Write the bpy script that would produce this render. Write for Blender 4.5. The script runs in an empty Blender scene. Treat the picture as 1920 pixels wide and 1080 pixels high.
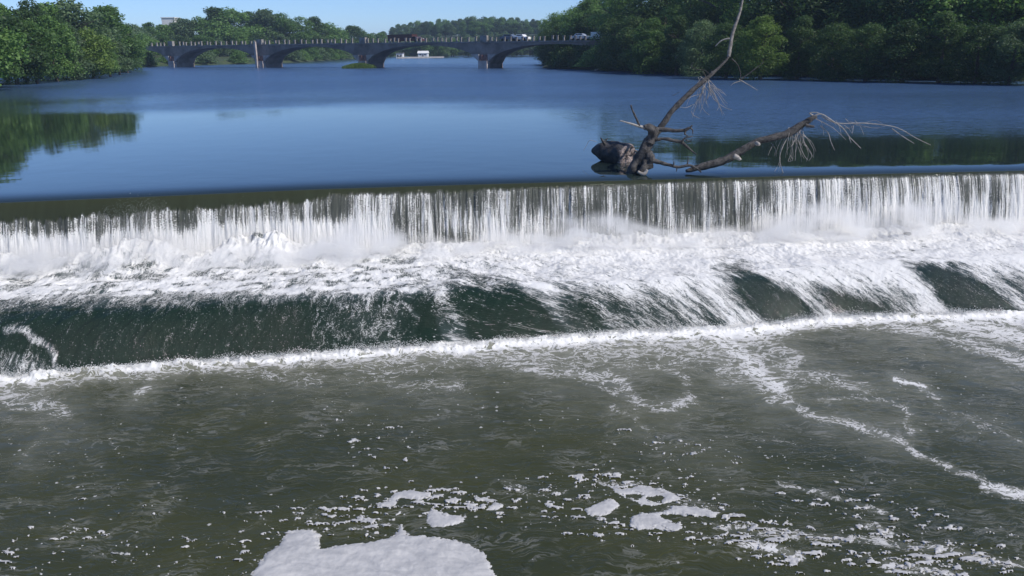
import bpy, math, random
import numpy as np
from mathutils import Vector, Matrix
random.seed(7); rng = np.random.default_rng(7)
scene = bpy.context.scene
COL = scene.collection
R = math.radians

# ------------------------------------------------------------------ camera
F = 1500.0; CZ = 4.6; TH = math.atan(452/1500.0); ROLL = R(0.6)
_u0 = np.array([0, math.sin(TH), math.cos(TH)]); _r0 = np.array([1.0, 0, 0])
FW = np.array([0, math.cos(TH), -math.sin(TH)])
UP = _u0*math.cos(ROLL) + _r0*math.sin(ROLL)
RT = _r0*math.cos(ROLL) - _u0*math.sin(ROLL)
CAM = np.array([0, 0, CZ])
def ray(px, py):
    return FW + RT*((px-960)/F) - UP*((py-540)/F)
def at_z(px, py, z=0.0):
    d = ray(px, py); return CAM + d*((z-CZ)/d[2])
def at_y(px, py, Y):
    d = ray(px, py); return CAM + d*(Y/d[1])
def to_px(X, Y, Z):
    x = X; y = Y; z = Z-CZ
    a = x*RT[0]+y*RT[1]+z*RT[2]; b = x*UP[0]+y*UP[1]+z*UP[2]; c = x*FW[0]+y*FW[1]+z*FW[2]
    c = np.maximum(c, 0.05)
    return 960+F*a/c, 540-F*b/c
cam_d = bpy.data.cameras.new('camera'); cam = bpy.data.objects.new('camera', cam_d); COL.objects.link(cam)
cam.matrix_world = Matrix(((RT[0], UP[0], -FW[0], 0), (RT[1], UP[1], -FW[1], 0), (RT[2], UP[2], -FW[2], CZ), (0, 0, 0, 1)))
cam_d.lens = F/1920*36; cam_d.sensor_width = 36; cam_d.clip_start = 0.1; cam_d.clip_end = 6000
scene.camera = cam

# ------------------------------------------------------------------ light
SAZ, SEL = R(113), R(44)       # azimuth clockwise from +Y
sd = Vector((math.sin(SAZ)*math.cos(SEL), math.cos(SAZ)*math.cos(SEL), math.sin(SEL)))
sl = bpy.data.lights.new('sun', 'SUN'); sl.energy = 4.2; sl.angle = R(0.5); sl.color = (1, 0.95, 0.87)
so = bpy.data.objects.new('sun', sl); COL.objects.link(so)
so.rotation_euler = sd.to_track_quat('Z', 'Y').to_euler()
w = bpy.data.worlds.new('World'); scene.world = w; w.use_nodes = True
nt = w.node_tree; bg = nt.nodes['Background']
sky = nt.nodes.new('ShaderNodeTexSky'); sky.sky_type = 'NISHITA'; sky.sun_disc = False
sky.sun_elevation = SEL; sky.sun_rotation = SAZ; sky.air_density = 0.75; sky.dust_density = 0.0; sky.ozone_density = 6.0
tint = nt.nodes.new('ShaderNodeMix'); tint.data_type = 'RGBA'; tint.blend_type = 'MULTIPLY'; tint.inputs[0].default_value = 1.0
nt.links.new(sky.outputs[0], tint.inputs[6]); tint.inputs[7].default_value = (0.885, 0.975, 1.15, 1)
nt.links.new(tint.outputs[2], bg.inputs[0]); bg.inputs[1].default_value = 0.12
scene.view_settings.view_transform = 'Standard'; scene.view_settings.look = 'None'
scene.view_settings.exposure = 0.0; scene.view_settings.gamma = 1
scene.render.engine = 'CYCLES'
scene.cycles.max_bounces = 8; scene.cycles.transparent_max_bounces = 6
scene.cycles.caustics_reflective = False; scene.cycles.caustics_refractive = False

# ------------------------------------------------------------------ noise in numpy
_perm = np.random.default_rng(3).permutation(256); _perm = np.concatenate([_perm, _perm, _perm])
_g3 = np.random.default_rng(5).normal(size=(256, 3)); _g3 /= np.linalg.norm(_g3, axis=1)[:, None]
def perlin(x, y, z=None):
    if z is None: z = np.zeros_like(x)+0.37
    xi = np.floor(x).astype(int); yi = np.floor(y).astype(int); zi = np.floor(z).astype(int)
    xf = x-xi; yf = y-yi; zf = z-zi
    f = lambda t: t*t*t*(t*(t*6-15)+10)
    u, v, ww = f(xf), f(yf), f(zf)
    out = 0
    for dz in (0, 1):
        for dy in (0, 1):
            for dx in (0, 1):
                h = _perm[_perm[_perm[(xi+dx) & 255]+((yi+dy) & 255)]+((zi+dz) & 255)]
                g = _g3[h]
                d = g[..., 0]*(xf-dx)+g[..., 1]*(yf-dy)+g[..., 2]*(zf-dz)
                out = out + d*(u if dx else 1-u)*(v if dy else 1-v)*(ww if dz else 1-ww)
    return out*1.6
def fbm(x, y, o=4, z=None, rough=0.5):
    a, s, t = 1.0, 0, 0
    for k in range(o):
        s = s + a*perlin(x*2**k+17.3*k, y*2**k-9.1*k, None if z is None else z*2**k); t += a; a *= rough
    return s/t
def sstep(a, b, x):
    t = np.clip((x-a)/(b-a), 0, 1); return t*t*(3-2*t)

# ------------------------------------------------------------------ mesh helpers
def mesh_np(name, verts, faces=None, quads=None, tris=None, smooth=True, attrs=None):
    me = bpy.data.meshes.new(name)
    verts = np.asarray(verts, dtype=np.float32)
    if faces is not None:
        me.from_pydata([tuple(map(float, v)) for v in verts], [], faces)
    else:
        arrs = []
        if quads is not None: arrs.append((np.asarray(quads), 4))
        if tris is not None: arrs.append((np.asarray(tris), 3))
        me.vertices.add(len(verts)); me.vertices.foreach_set('co', verts.ravel())
        nl = sum(len(a)*k for a, k in arrs); nf = sum(len(a) for a, k in arrs)
        me.loops.add(nl); me.polygons.add(nf)
        me.loops.foreach_set('vertex_index', np.concatenate([a.ravel() for a, k in arrs]).astype(np.int32))
        st = []; c = 0
        for a, k in arrs:
            st.append(c+np.arange(len(a))*k); c += len(a)*k
        me.polygons.foreach_set('loop_start', np.concatenate(st).astype(np.int32))
        me.update(calc_edges=True)
    if smooth: me.polygons.foreach_set('use_smooth', np.ones(len(me.polygons), dtype=bool))
    for k, v in (attrs or {}).items():
        v = np.asarray(v, dtype=np.float32)
        if v.ndim == 1:
            a = me.attributes.new(k, 'FLOAT', 'POINT'); a.data.foreach_set('value', v)
        else:
            a = me.attributes.new(k, 'FLOAT_VECTOR', 'POINT'); a.data.foreach_set('vector', v.ravel())
    me.update(); me.validate()
    return me
def grid_quads(nr, nc, keep=None, flip=False):
    i = np.arange(nr-1)[:, None]*nc+np.arange(nc-1)[None, :]
    q = np.stack([i, i+1, i+nc+1, i+nc], -1)
    if keep is not None: q = q[keep]
    q = q.reshape(-1, 4)
    return q[:, ::-1] if flip else q
def link(name, me, mat, parent=None):
    o = bpy.data.objects.new(name, me); COL.objects.link(o)
    if mat and not me.materials: me.materials.append(mat)
    if parent: o.parent = parent
    return o
def empty(name, loc, rz=0):
    o = bpy.data.objects.new(name, None); COL.objects.link(o); o.location = loc; o.rotation_euler = (0, 0, rz); return o
def tag(o, label=None, cat=None, group=None, kind=None):
    if label: o['label'] = label
    if cat: o['category'] = cat
    if group: o['group'] = group
    if kind: o['kind'] = kind
    return o
class MB:
    def __init__(s): s.v = []; s.f = []
    def add(s, v, f):
        n = len(s.v); s.v += [tuple(map(float, p)) for p in v]; s.f += [tuple(n+i for i in q) for q in f]
    def box(s, x0, x1, y0, y1, z0, z1, tf=None, taper=0):
        v = [(x0, y0, z0), (x1, y0, z0), (x1, y1, z0), (x0, y1, z0), (x0+taper, y0+taper, z1), (x1-taper, y0+taper, z1), (x1-taper, y1-taper, z1), (x0+taper, y1-taper, z1)]
        if tf: v = [tf(*p) for p in v]
        s.add(v, [(0, 3, 2, 1), (4, 5, 6, 7), (0, 1, 5, 4), (1, 2, 6, 5), (2, 3, 7, 6), (3, 0, 4, 7)])
    def cyl(s, p, r, h, n=12, axis=2, r2=None, cap=True):
        r2 = r if r2 is None else r2
        v = []
        for k, (rr, hh) in enumerate(((r, 0), (r2, h))):
            for i in range(n):
                a = 2*math.pi*i/n; c, d = rr*math.cos(a), rr*math.sin(a)
                q = [0, 0, 0]; q[axis] = hh; q[(axis+1) % 3] = c; q[(axis+2) % 3] = d
                v.append((p[0]+q[0], p[1]+q[1], p[2]+q[2]))
        f = [(i, (i+1) % n, n+(i+1) % n, n+i) for i in range(n)]
        if cap: f += [tuple(range(n))[::-1], tuple(range(n, 2*n))]
        s.add(v, f)
    def tube(s, pts, rad, n=8, noise=0.0, seed=0, step=None, lump=6.0):
        P = np.array(pts, float); Rr = np.array(rad, float)
        if len(P) > 2:
            T = np.arange(len(P)); res = 5
            tt = np.linspace(0, len(P)-1, (len(P)-1)*res+1); out = []
            for t in tt:
                i = min(int(t), len(P)-2); f = t-i
                p0 = P[max(i-1, 0)]; p1 = P[i]; p2 = P[i+1]; p3 = P[min(i+2, len(P)-1)]
                out.append(0.5*((2*p1)+(-p0+p2)*f+(2*p0-5*p1+4*p2-p3)*f*f+(-p0+3*p1-3*p2+p3)*f**3))
            Rr = np.interp(tt, T, Rr); P = np.array(out)
        m = len(P); v = []; fr = None
        for i in range(m):
            t = P[min(i+1, m-1)]-P[max(i-1, 0)]; t = t/(np.linalg.norm(t)+1e-9)
            if fr is None:
                a = np.array([0, 0, 1.0]) if abs(t[2]) < .9 else np.array([1.0, 0, 0]); fr = np.cross(t, a)
            fr = fr-t*np.dot(fr, t); fr /= np.linalg.norm(fr)+1e-9; b = np.cross(t, fr)
            for k in range(n):
                a = 2*math.pi*k/n
                q = fr*math.cos(a)+b*math.sin(a)
                rr = Rr[i]
                if noise:
                    qq = P[i]+q*rr
                    rr *= 1+noise*float(perlin(np.array([qq[0]*lump+seed]), np.array([qq[1]*lump]), np.array([qq[2]*lump]))[0])*1.6
                v.append(P[i]+q*rr)
        f = [(i*n+k, i*n+(k+1) % n, (i+1)*n+(k+1) % n, (i+1)*n+k) for i in range(m-1) for k in range(n)]
        f += [tuple(range(n))[::-1], tuple((m-1)*n+k for k in range(n))]
        s.add(v, f)
    def build(s, name, mat, parent=None, smooth=False):
        me = bpy.data.meshes.new(name); me.from_pydata(s.v, [], s.f)
        if smooth: me.polygons.foreach_set('use_smooth', np.ones(len(me.polygons), dtype=bool))
        me.update(); return link(name, me, mat, parent)

# ------------------------------------------------------------------ shader helpers
class NT:
    def __init__(s, name):
        s.m = bpy.data.materials.new(name); s.m.use_nodes = True; s.t = s.m.node_tree
        s.b = s.t.nodes['Principled BSDF']; s.out = s.t.nodes['Material Output']
    def n(s, typ, props=None, **ins):
        nd = s.t.nodes.new(typ)
        for k, v in (props or {}).items(): setattr(nd, k, v)
        for k, v in ins.items():
            k = k.replace('_', ' ')
            inp = nd.inputs[int(k[1:])] if k[0] == 'i' and k[1:].isdigit() else nd.inputs[k]
            s.set(inp, v)
        return nd
    def set(s, inp, v):
        if isinstance(v, bpy.types.NodeSocket): s.t.links.new(v, inp)
        else: inp.default_value = v
    def math(s, op, a, b=0.0, c=None):
        nd = s.t.nodes.new('ShaderNodeMath'); nd.operation = op
        s.set(nd.inputs[0], a); s.set(nd.inputs[1], b)
        if c is not None: s.set(nd.inputs[2], c)
        return nd.outputs[0]
    def vmul(s, v, k):
        nd = s.t.nodes.new('ShaderNodeVectorMath'); nd.operation = 'MULTIPLY'
        s.set(nd.inputs[0], v); nd.inputs[1].default_value = k; return nd.outputs[0]
    def vadd(s, a, b):
        nd = s.t.nodes.new('ShaderNodeVectorMath'); nd.operation = 'ADD'
        s.set(nd.inputs[0], a); s.set(nd.inputs[1], b); return nd.outputs[0]
    def noise(s, vec, scale=1.0, detail=3.0, rough=0.5, dist=0.0, col=False):
        nd = s.n('ShaderNodeTexNoise', None, Vector=vec, Scale=scale, Detail=detail, Roughness=rough, Distortion=dist)
        return nd.outputs['Color' if col else 'Fac']
    def step(s, x, a, b, lo=0.0, hi=1.0):
        nd = s.t.nodes.new('ShaderNodeMapRange'); nd.interpolation_type = 'SMOOTHSTEP'
        s.set(nd.inputs['Value'], x); s.set(nd.inputs['From Min'], a); s.set(nd.inputs['From Max'], b)
        s.set(nd.inputs['To Min'], lo); s.set(nd.inputs['To Max'], hi); return nd.outputs[0]
    def mix(s, f, a, b):
        nd = s.t.nodes.new('ShaderNodeMix'); nd.data_type = 'RGBA'
        s.set(nd.inputs[0], f); s.set(nd.inputs[6], a); s.set(nd.inputs[7], b); return nd.outputs[2]
    def mixf(s, f, a, b):
        nd = s.t.nodes.new('ShaderNodeMix'); nd.data_type = 'FLOAT'
        s.set(nd.inputs[0], f); s.set(nd.inputs[2], a); s.set(nd.inputs[3], b); return nd.outputs[0]
    def attr(s, name, out='Fac'):
        return s.n('ShaderNodeAttribute', {'attribute_name': name}).outputs[out]
    def pos(s): return s.n('ShaderNodeNewGeometry').outputs['Position']
    def bump(s, h, strength=0.3, dist=0.05):
        b = s.n('ShaderNodeBump', None, Height=h, Strength=strength, Distance=dist)
        s.t.links.new(b.outputs[0], s.b.inputs['Normal'])
    def p(s, **k):
        for a, v in k.items(): s.set(s.b.inputs[a.replace('_', ' ')], v)
def c(r, g, b): return (r, g, b, 1)
def simple(name, col, rough=0.8, var=0.25, scale=3.0, bump=0.3, dist=0.05, col2=None, metallic=0):
    t = NT(name); p = t.pos()
    f = t.noise(p, scale, 5, 0.6)
    f = t.step(f, 0.3, 0.7)
    a = c(*[x*(1-var) for x in col]); b = c(*(col2 or [min(1, x*(1+var)) for x in col]))
    t.p(Base_Color=t.mix(f, a, b), Roughness=rough, Metallic=metallic)
    t.bump(t.noise(p, scale*4, 5, 0.6), bump, dist)
    return t.m

# ================================================================== DAM LINES
def curve(pts, z):
    P = np.array([at_z(px, py, z) for px, py in pts]); X, Y = P[:, 0], P[:, 1]
    xs = np.linspace(X[0], X[-1], 400); ys = np.interp(xs, X, Y)
    k = np.hanning(41); k /= k.sum(); e = np.pad(ys, 20, mode='reflect', reflect_type='odd'); ys = np.convolve(e, k, 'valid')
    s0 = (ys[20]-ys[0])/(xs[20]-xs[0]); s1 = (ys[-1]-ys[-21])/(xs[-1]-xs[-21])
    def f(x):
        x = np.asarray(x, float)
        y = np.interp(x, xs, ys)
        lim = lambda d: 25*np.tanh(d/25)
        return y + np.where(x < xs[0], lim(x-xs[0])*s0, 0)+np.where(x > xs[-1], lim(x-xs[-1])*s1, 0)
    return f
ZS, ZF = -2.15, -3.4
Yc = curve([(-60, 377), (0, 374), (300, 362), (600, 349), (900, 340), (1200, 332), (1500, 324), (1750, 318), (1980, 313)], 0)
Ys = curve([(-60, 588), (0, 585), (300, 572), (600, 549), (800, 545), (1000, 530), (1200, 525), (1400, 508), (1700, 488), (1980, 472)], ZS)
Yf = curve([(-100, 722), (0, 715), (200, 697), (450, 680), (700, 662), (900, 650), (1000, 642), (1200, 628), (1330, 622), (1420, 618), (1500, 604), (1600, 598), (1750, 594), (1980, 588)], ZF)
FH = 2.15   # height of the upper fall
def drop_d(h): return 0.52*np.sqrt(h)

def seg_dist(px, py, pts):
    d = np.full(px.shape, 1e9)
    for (x0, y0), (x1, y1) in zip(pts[:-1], pts[1:]):
        vx, vy = x1-x0, y1-y0; L = vx*vx+vy*vy+1e-9
        t = np.clip(((px-x0)*vx+(py-y0)*vy)/L, 0, 1)
        d = np.minimum(d, np.hypot(px-x0-t*vx, (py-y0-t*vy)))
    return d
def stroke(px, py, pts, wd, st):
    return st*np.exp(-(seg_dist(px, py, pts)/wd)**2)
def blob(px, py, cx, cy, rx, ry, st, ang=0, pw=1.5):
    a = math.radians(ang); dx, dy = px-cx, py-cy
    u = dx*math.cos(a)+dy*math.sin(a); v = -dx*math.sin(a)+dy*math.cos(a)
    return st*np.exp(-((u/rx)**2+(v/ry)**2)**pw)

FOAM = c(0.86, 0.845, 0.81)
# ------------------------------------------------------------------ materials for water
def mat_upper():
    t = NT('upper_river_water'); p = t.pos()
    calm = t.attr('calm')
    big = t.noise(t.vmul(p, (0.02, 0.06, 1)), 1.0, 3, 0.5)
    w1 = t.noise(t.vmul(p, (0.8, 1.7, 1)), 1.0, 3, 0.6, 0.4)
    w2 = t.noise(t.vmul(p, (3.0, 5.0, 1)), 1.0, 2, 0.6, 0.2)
    h = t.math('ADD', w1, t.math('MULTIPLY', w2, 0.35))
    amp = t.math('MULTIPLY', t.mixf(calm, 1.0, 0.018), t.step(big, 0.35, 0.65, 0.75, 1.15))
    nc = t.noise(t.vmul(p, (2.1, 4.3, 1)), 1.0, 2, 0.5, col=True)
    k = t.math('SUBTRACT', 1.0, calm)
    sep = t.n('ShaderNodeSeparateXYZ', None, Vector=nc)
    sx = t.math('MULTIPLY', t.math('MULTIPLY', t.math('SUBTRACT', sep.outputs[0], 0.5), 0.16), k)
    sy = t.math('MULTIPLY', t.math('SUBTRACT', t.math('MULTIPLY', t.math('SUBTRACT', 0.5, sep.outputs[1]), 0.30), 0.17), k)
    cmb = t.n('ShaderNodeCombineXYZ', None, X=sx, Y=sy, Z=0.0)
    gn = t.n('ShaderNodeNewGeometry').outputs['Normal']
    nn = t.n('ShaderNodeVectorMath', {'operation': 'NORMALIZE'}, i0=t.vadd(gn, cmb.outputs[0])).outputs[0]
    b = t.n('ShaderNodeBump', None, Height=t.math('MULTIPLY', h, amp), Strength=1.0, Distance=0.12, Normal=nn)
    t.t.links.new(b.outputs[0], t.b.inputs['Normal'])
    mud = t.noise(t.vmul(p, (0.1, 0.1, 1)), 1.0, 3)
    t.p(Base_Color=t.mix(k, t.mix(mud, c(0.014, 0.024, 0.026), c(0.022, 0.034, 0.030)), c(0.045, 0.090, 0.18)), Roughness=t.mixf(calm, 0.12, 0.03), IOR=1.33)  # ruffled part: bluer base, reflected sky painted into the water colour
    return t.m
def mat_fall():
    t = NT('falling_water'); fc = t.attr('fc', 'Vector'); dens = t.attr('dens')
    A = t.noise(t.vmul(fc, (17, 0.5, 1)), 1.0, 2, 0.5, 0.15)
    B = t.noise(t.vmul(fc, (46, 2.6, 1)), 1.0, 3, 0.6, 0.2)
    D = t.noise(t.vmul(fc, (50, 24, 1)), 1.0, 3, 0.65)
    E = t.noise(t.vmul(fc, (3.2, 0.25, 1)), 1.0, 2, 0.5)
    m = t.math('ADD', t.math('MULTIPLY', A, 0.33), t.math('ADD', t.math('MULTIPLY', B, 0.27), t.math('MULTIPLY', D, 0.40)))
    m = t.math('ADD', m, t.math('MULTIPLY', t.math('SUBTRACT', E, 0.5), 0.30))
    thr = t.math('SUBTRACT', 0.78, t.math('MULTIPLY', dens, 0.40))
    f = t.step(m, t.math('SUBTRACT', thr, 0.040), t.math('ADD', thr, 0.045))
    body = t.mix(E, c(0.03, 0.032, 0.016), c(0.045, 0.055, 0.03))
    body = t.mix(t.step(dens, 0.15, 0.6), body, c(0.085, 0.09, 0.075))
    f2 = t.math('MULTIPLY', f, t.step(D, 0.25, 0.6, 0.72, 1.0))
    t.p(Base_Color=t.mix(f2, body, FOAM), Roughness=t.mixf(f, 0.10, 0.45), IOR=1.33)
    h = t.math('ADD', t.math('MULTIPLY', A, 0.5), t.math('ADD', t.math('MULTIPLY', B, 0.4), t.math('MULTIPLY', D, 0.35)))
    b = t.n('ShaderNodeBump', None, Height=h, Strength=t.step(dens, 0.0, 0.4, 0.12, 1.0), Distance=0.06)
    t.t.links.new(b.outputs[0], t.b.inputs['Normal'])
    return t.m
def mat_rapids():
    t = NT('rapids_water'); fc = t.attr('fc', 'Vector'); dens = t.attr('dens'); p = t.pos()
    warp = t.vadd(fc, t.vmul(t.noise(t.vmul(fc, (1.5, 1.5, 1)), 1.0, 3, 0.5, col=True), (0.35, 0.5, 0)))
    A = t.noise(t.vmul(warp, (5, 1.2, 1)), 1.0, 4, 0.6, 0.3)
    rid = t.math('SUBTRACT', 1.0, t.math('MULTIPLY', t.math('ABSOLUTE', t.math('SUBTRACT', t.noise(t.vmul(warp, (9, 3.4, 1)), 1.0, 4, 0.62, 0.8), 0.5)), 4.0))
    fine = t.noise(t.vmul(warp, (46, 24, 1)), 1.0, 3, 0.7)
    m = t.math('ADD', t.math('MULTIPLY', A, 0.40), t.math('ADD', t.math('MULTIPLY', rid, 0.20), t.math('MULTIPLY', fine, 0.40)))
    thr = t.math('SUBTRACT', 0.78, t.math('MULTIPLY', dens, 0.42))
    f = t.step(m, t.math('SUBTRACT', thr, 0.075), t.math('ADD', thr, 0.075))
    # sparse flecks of spray riding on the dark face
    fl = t.noise(t.vmul(fc, (34, 15, 1)), 1.0, 2, 0.5)
    f = t.math('MAXIMUM', f, t.math('MULTIPLY', t.step(fl, 0.66, 0.74), t.step(dens, 0.02, 0.3, 0.15, 0.7)))
    body = t.mix(A, c(0.008, 0.020, 0.012), c(0.018, 0.034, 0.020))
    body = t.mix(t.step(dens, 0.25, 0.9), body, c(0.16, 0.20, 0.20))
    t.p(Base_Color=t.mix(f, body, FOAM), Roughness=t.mixf(f, 0.07, 0.6), IOR=1.33)
    h = t.math('ADD', t.math('MULTIPLY', A, 0.6), t.math('ADD', t.math('MULTIPLY', fine, 0.35), t.math('MULTIPLY', f, 0.25)))
    b = t.n('ShaderNodeBump', None, Height=h, Strength=t.step(dens, 0.05, 0.6, 0.75, 1.0), Distance=0.07)
    t.t.links.new(b.outputs[0], t.b.inputs['Normal'])
    return t.m
def mat_pool():
    t = NT('lower_pool_water'); p = t.pos(); dens = t.attr('dens'); speck = t.attr('speck'); milk = t.attr('milk')
    flat = t.vmul(p, (1, 1, 0))
    wn = t.noise(flat, 0.9, 3, 0.55, col=True)
    warp = t.vadd(flat, t.vmul(wn, (1.3, 0.9, 0)))
    wn2 = t.noise(flat, 5.0, 3, 0.6, col=True)
    warp2 = t.vadd(warp, t.vmul(wn2, (0.16, 0.14, 0)))
    A = t.noise(t.vmul(warp2, (1.5, 2.6, 1)), 1.0, 4, 0.6)
    r1 = t.math('SUBTRACT', 1.0, t.math('MULTIPLY', t.math('ABSOLUTE', t.math('SUBTRACT', t.noise(t.vmul(warp2, (2.2, 3.4, 1)), 1.0, 3, 0.55, 0.6), 0.5)), 5.5))
    r2 = t.math('SUBTRACT', 1.0, t.math('MULTIPLY', t.math('ABSOLUTE', t.math('SUBTRACT', t.noise(t.vmul(warp2, (6, 9, 1)), 1.0, 3, 0.6, 0.8), 0.5)), 5.0))
    fine = t.noise(t.vmul(flat, (30, 34, 1)), 1.0, 3, 0.7)
    m = t.math('ADD', t.math('ADD', t.math('MULTIPLY', A, 0.22), t.math('MULTIPLY', r1, 0.30)), t.math('ADD', t.math('MULTIPLY', r2, 0.28), t.math('MULTIPLY', fine, 0.20)))
    thr = t.math('SUBTRACT', 0.93, t.math('MULTIPLY', dens, 0.56))
    f = t.step(m, t.math('SUBTRACT', thr, 0.04), t.math('ADD', thr, 0.06))
    f = t.math('MULTIPLY', f, t.step(dens, 0.0, 0.7, 0.62, 0.95))
    # bubbles: voronoi cells, only some of them
    lw = t.noise(t.vmul(warp2, (1.1, 4.6, 1)), 1.0, 4, 0.6, 0.5)
    ln = t.math('SUBTRACT', 1.0, t.math('MULTIPLY', t.math('ABSOLUTE', t.math('SUBTRACT', lw, 0.5)), 26.0))
    ln = t.math('MULTIPLY', t.step(ln, 0.0, 1.0), t.step(t.noise(flat, 0.8, 3, 0.6), 0.45, 0.62, 0.0, 0.16))
    f3 = t.math('MAXIMUM', f, ln)
    for sc, rad, lim in ((6.0, 0.20, 0.30), (12.0, 0.24, 0.22)):
        v = t.n('ShaderNodeTexVoronoi', {'voronoi_dimensions': '2D', 'feature': 'F1'}, Vector=t.vadd(flat, t.vmul(wn2, (0.10, 0.05, 0))), Scale=sc)
        rnd = t.n('ShaderNodeSeparateColor', None, Color=v.outputs['Color'])
        d = t.math('ADD', v.outputs['Distance'], t.math('MULTIPLY', t.math('SUBTRACT', fine, 0.5), 0.6))
        rr = t.math('MULTIPLY', t.math('POWER', rnd.outputs[1], 2.2), rad*1.35)
        dot = t.math('MULTIPLY', t.step(d, rr, t.math('MULTIPLY', rr, 0.55)), t.math('LESS_THAN', rnd.outputs[0], t.math('MULTIPLY', speck, lim)))
        f3 = t.math('MAXIMUM', f3, t.math('MULTIPLY', dot, 0.75))
    mud = t.noise(t.vmul(flat, (0.25, 0.5, 1)), 1.0, 4, 0.6, 0.5)
    body = t.mix(t.step(mud, 0.3, 0.7), c(0.038, 0.043, 0.018), c(0.054, 0.057, 0.021))
    body = t.mix(t.math('MULTIPLY', t.step(dens, 0.25, 0.9), 0.75), body, c(0.26, 0.26, 0.21))
    body = t.mix(t.math('MULTIPLY', milk, t.step(A, 0.3, 0.7, 0.5, 1.0)), body, c(0.27, 0.27, 0.21))
    t.p(Base_Color=t.mix(f3, body, t.mix(t.step(dens, 0.5, 0.9), c(0.62, 0.605, 0.58), c(0.88, 0.865, 0.83))), Roughness=t.mixf(f3, 0.07, 0.6), IOR=1.33)
    w1 = t.noise(t.vmul(warp, (1.4, 5.5, 1)), 1.0, 3, 0.6, 0.5)
    w2 = t.noise(t.vmul(warp, (7, 14, 1)), 1.0, 3, 0.6)
    rw = t.math('SUBTRACT', 1.0, t.math('MULTIPLY', t.math('ABSOLUTE', t.math('SUBTRACT', w1, 0.5)), 3.0))
    rw = t.math('POWER', t.math('MAXIMUM', rw, 0.0), 3.0)
    h = t.math('ADD', t.math('MULTIPLY', rw, 0.55), t.math('ADD', t.math('MULTIPLY', w2, 0.22), t.math('ADD', w1, t.math('MULTIPLY', f3, 0.5))))
    b = t.n('ShaderNodeBump', None, Height=h, Strength=0.36, Distance=0.05)
    t.t.links.new(b.outputs[0], t.b.inputs['Normal'])
    return t.m
def mat_foam(name, base=(0.56, 0.545, 0.525), sc=6.0):
    t = NT(name); p = t.pos()
    n1 = t.noise(p, sc, 4, 0.6, 0.6)
    n2 = t.noise(p, sc*9, 4, 0.65)
    n0 = t.noise(t.vmul(p, (1, 2.2, 1)), 1.6, 4, 0.6, 1.2)
    col = t.mix(t.step(t.math('ADD', t.math('MULTIPLY', n1, 0.4), t.math('MULTIPLY', n0, 0.6)), 0.35, 0.65), c(base[0]*.72, base[1]*.73, base[2]*.75), c(*base))
    t.p(Base_Color=col, Roughness=0.7)
    h = t.math('ADD', n1, t.math('MULTIPLY', n2, 0.22))
    t.bump(h, 0.35, 0.03)
    return t.m
M_UP, M_FALL, M_RAP, M_POOL = mat_upper(), mat_fall(), mat_rapids(), mat_pool()
M_RAFT = mat_foam('floating_foam'); M_SPRAY = mat_foam('spray_drops', (0.92, 0.91, 0.88), 1.0)

# ================================================================== RIVER SHORES
def Wp(px, py): q = at_z(px, py, 0); return (q[0], q[1])
left_shore = [(-82, -70), (-82, 60), (-84, 90)] + [Wp(*q) for q in ((0, 139), (60, 136), (120, 133), (180, 130), (250, 127.5), (300, 124.5), (420, 121), (560, 117), (640, 112), (700, 108.5), (760, 105.8))]
right_shore = [Wp(*q) for q in ((1005, 103.5), (1030, 106), (1035, 112), (1020, 120), (1008, 127), (1060, 129.5), (1130, 132), (1300, 137), (1500, 144), (1700, 150), (1920, 153))] + [(63, 70), (62, 30), (60, -70)]
far_shore = [Wp(*q) for q in ((830, 104.5), (900, 103.8), (960, 103.5))]
POLY = np.array(left_shore + far_shore + right_shore)
def poly_sd(x, y, P=POLY):
    d = np.full(x.shape, 1e9); ins = np.zeros(x.shape, bool); n = len(P)
    for i in range(n):
        x0, y0 = P[i]; x1, y1 = P[(i+1) % n]
        vx, vy = x1-x0, y1-y0; t = np.clip(((x-x0)*vx+(y-y0)*vy)/(vx*vx+vy*vy), 0, 1)
        d = np.minimum(d, np.hypot(x-x0-t*vx, y-y0-t*vy))
        cr = ((y0 > y) != (y1 > y)) & (x < (x1-x0)*(y-y0)/(y1-y0+1e-12)+x0); ins ^= cr
    return np.where(ins, -d, d)
def ground_h(x, y):
    s = poly_sd(x, y)
    h = np.where(s < 0, np.maximum(s*0.5, -5.0)-0.15, np.minimum(s*0.30, 1.4)+np.clip(s-12, 0, 80)*0.035)
    lo = sstep(30, 12, y)           # below the dam the banks are lower
    h = h-lo*np.where(s > 0, 1.2, 0)
    far = sstep(430, 620, y)*sstep(-260, -60, x); h = h+far*9*np.clip(s, 0, 60)/60
    h = h+np.where(s > 1, 0.35*fbm(x*0.08, y*0.08, 3), 0)
    return h
ax = np.concatenate([np.linspace(-2600, -420, 20, endpoint=False), np.arange(-420, 300, 5.0), np.linspace(300, 2600, 22)])
ay = np.concatenate([np.linspace(-1200, -100, 10, endpoint=False), np.arange(-100, 520, 4.0), np.linspace(520, 900, 40, endpoint=False), np.linspace(900, 4200, 20)])
GX, GY = np.meshgrid(ax, ay); GZ = ground_h(GX, GY)
tg = NT('bank_soil'); gp = tg.pos(); gf = tg.noise(gp, 0.25, 6, 0.6)
tg.p(Base_Color=tg.mix(tg.step(gf, 0.35, 0.65), c(0.03, 0.055, 0.018), c(0.06, 0.08, 0.03)), Roughness=0.95); tg.bump(tg.noise(gp, 1.5, 6, 0.7), 0.8, 0.3)
me = mesh_np('ground', np.stack([GX, GY, GZ], -1).reshape(-1, 3), quads=grid_quads(len(ay), len(ax)))
tag(link('ground', me, tg.m), kind='structure')

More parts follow.
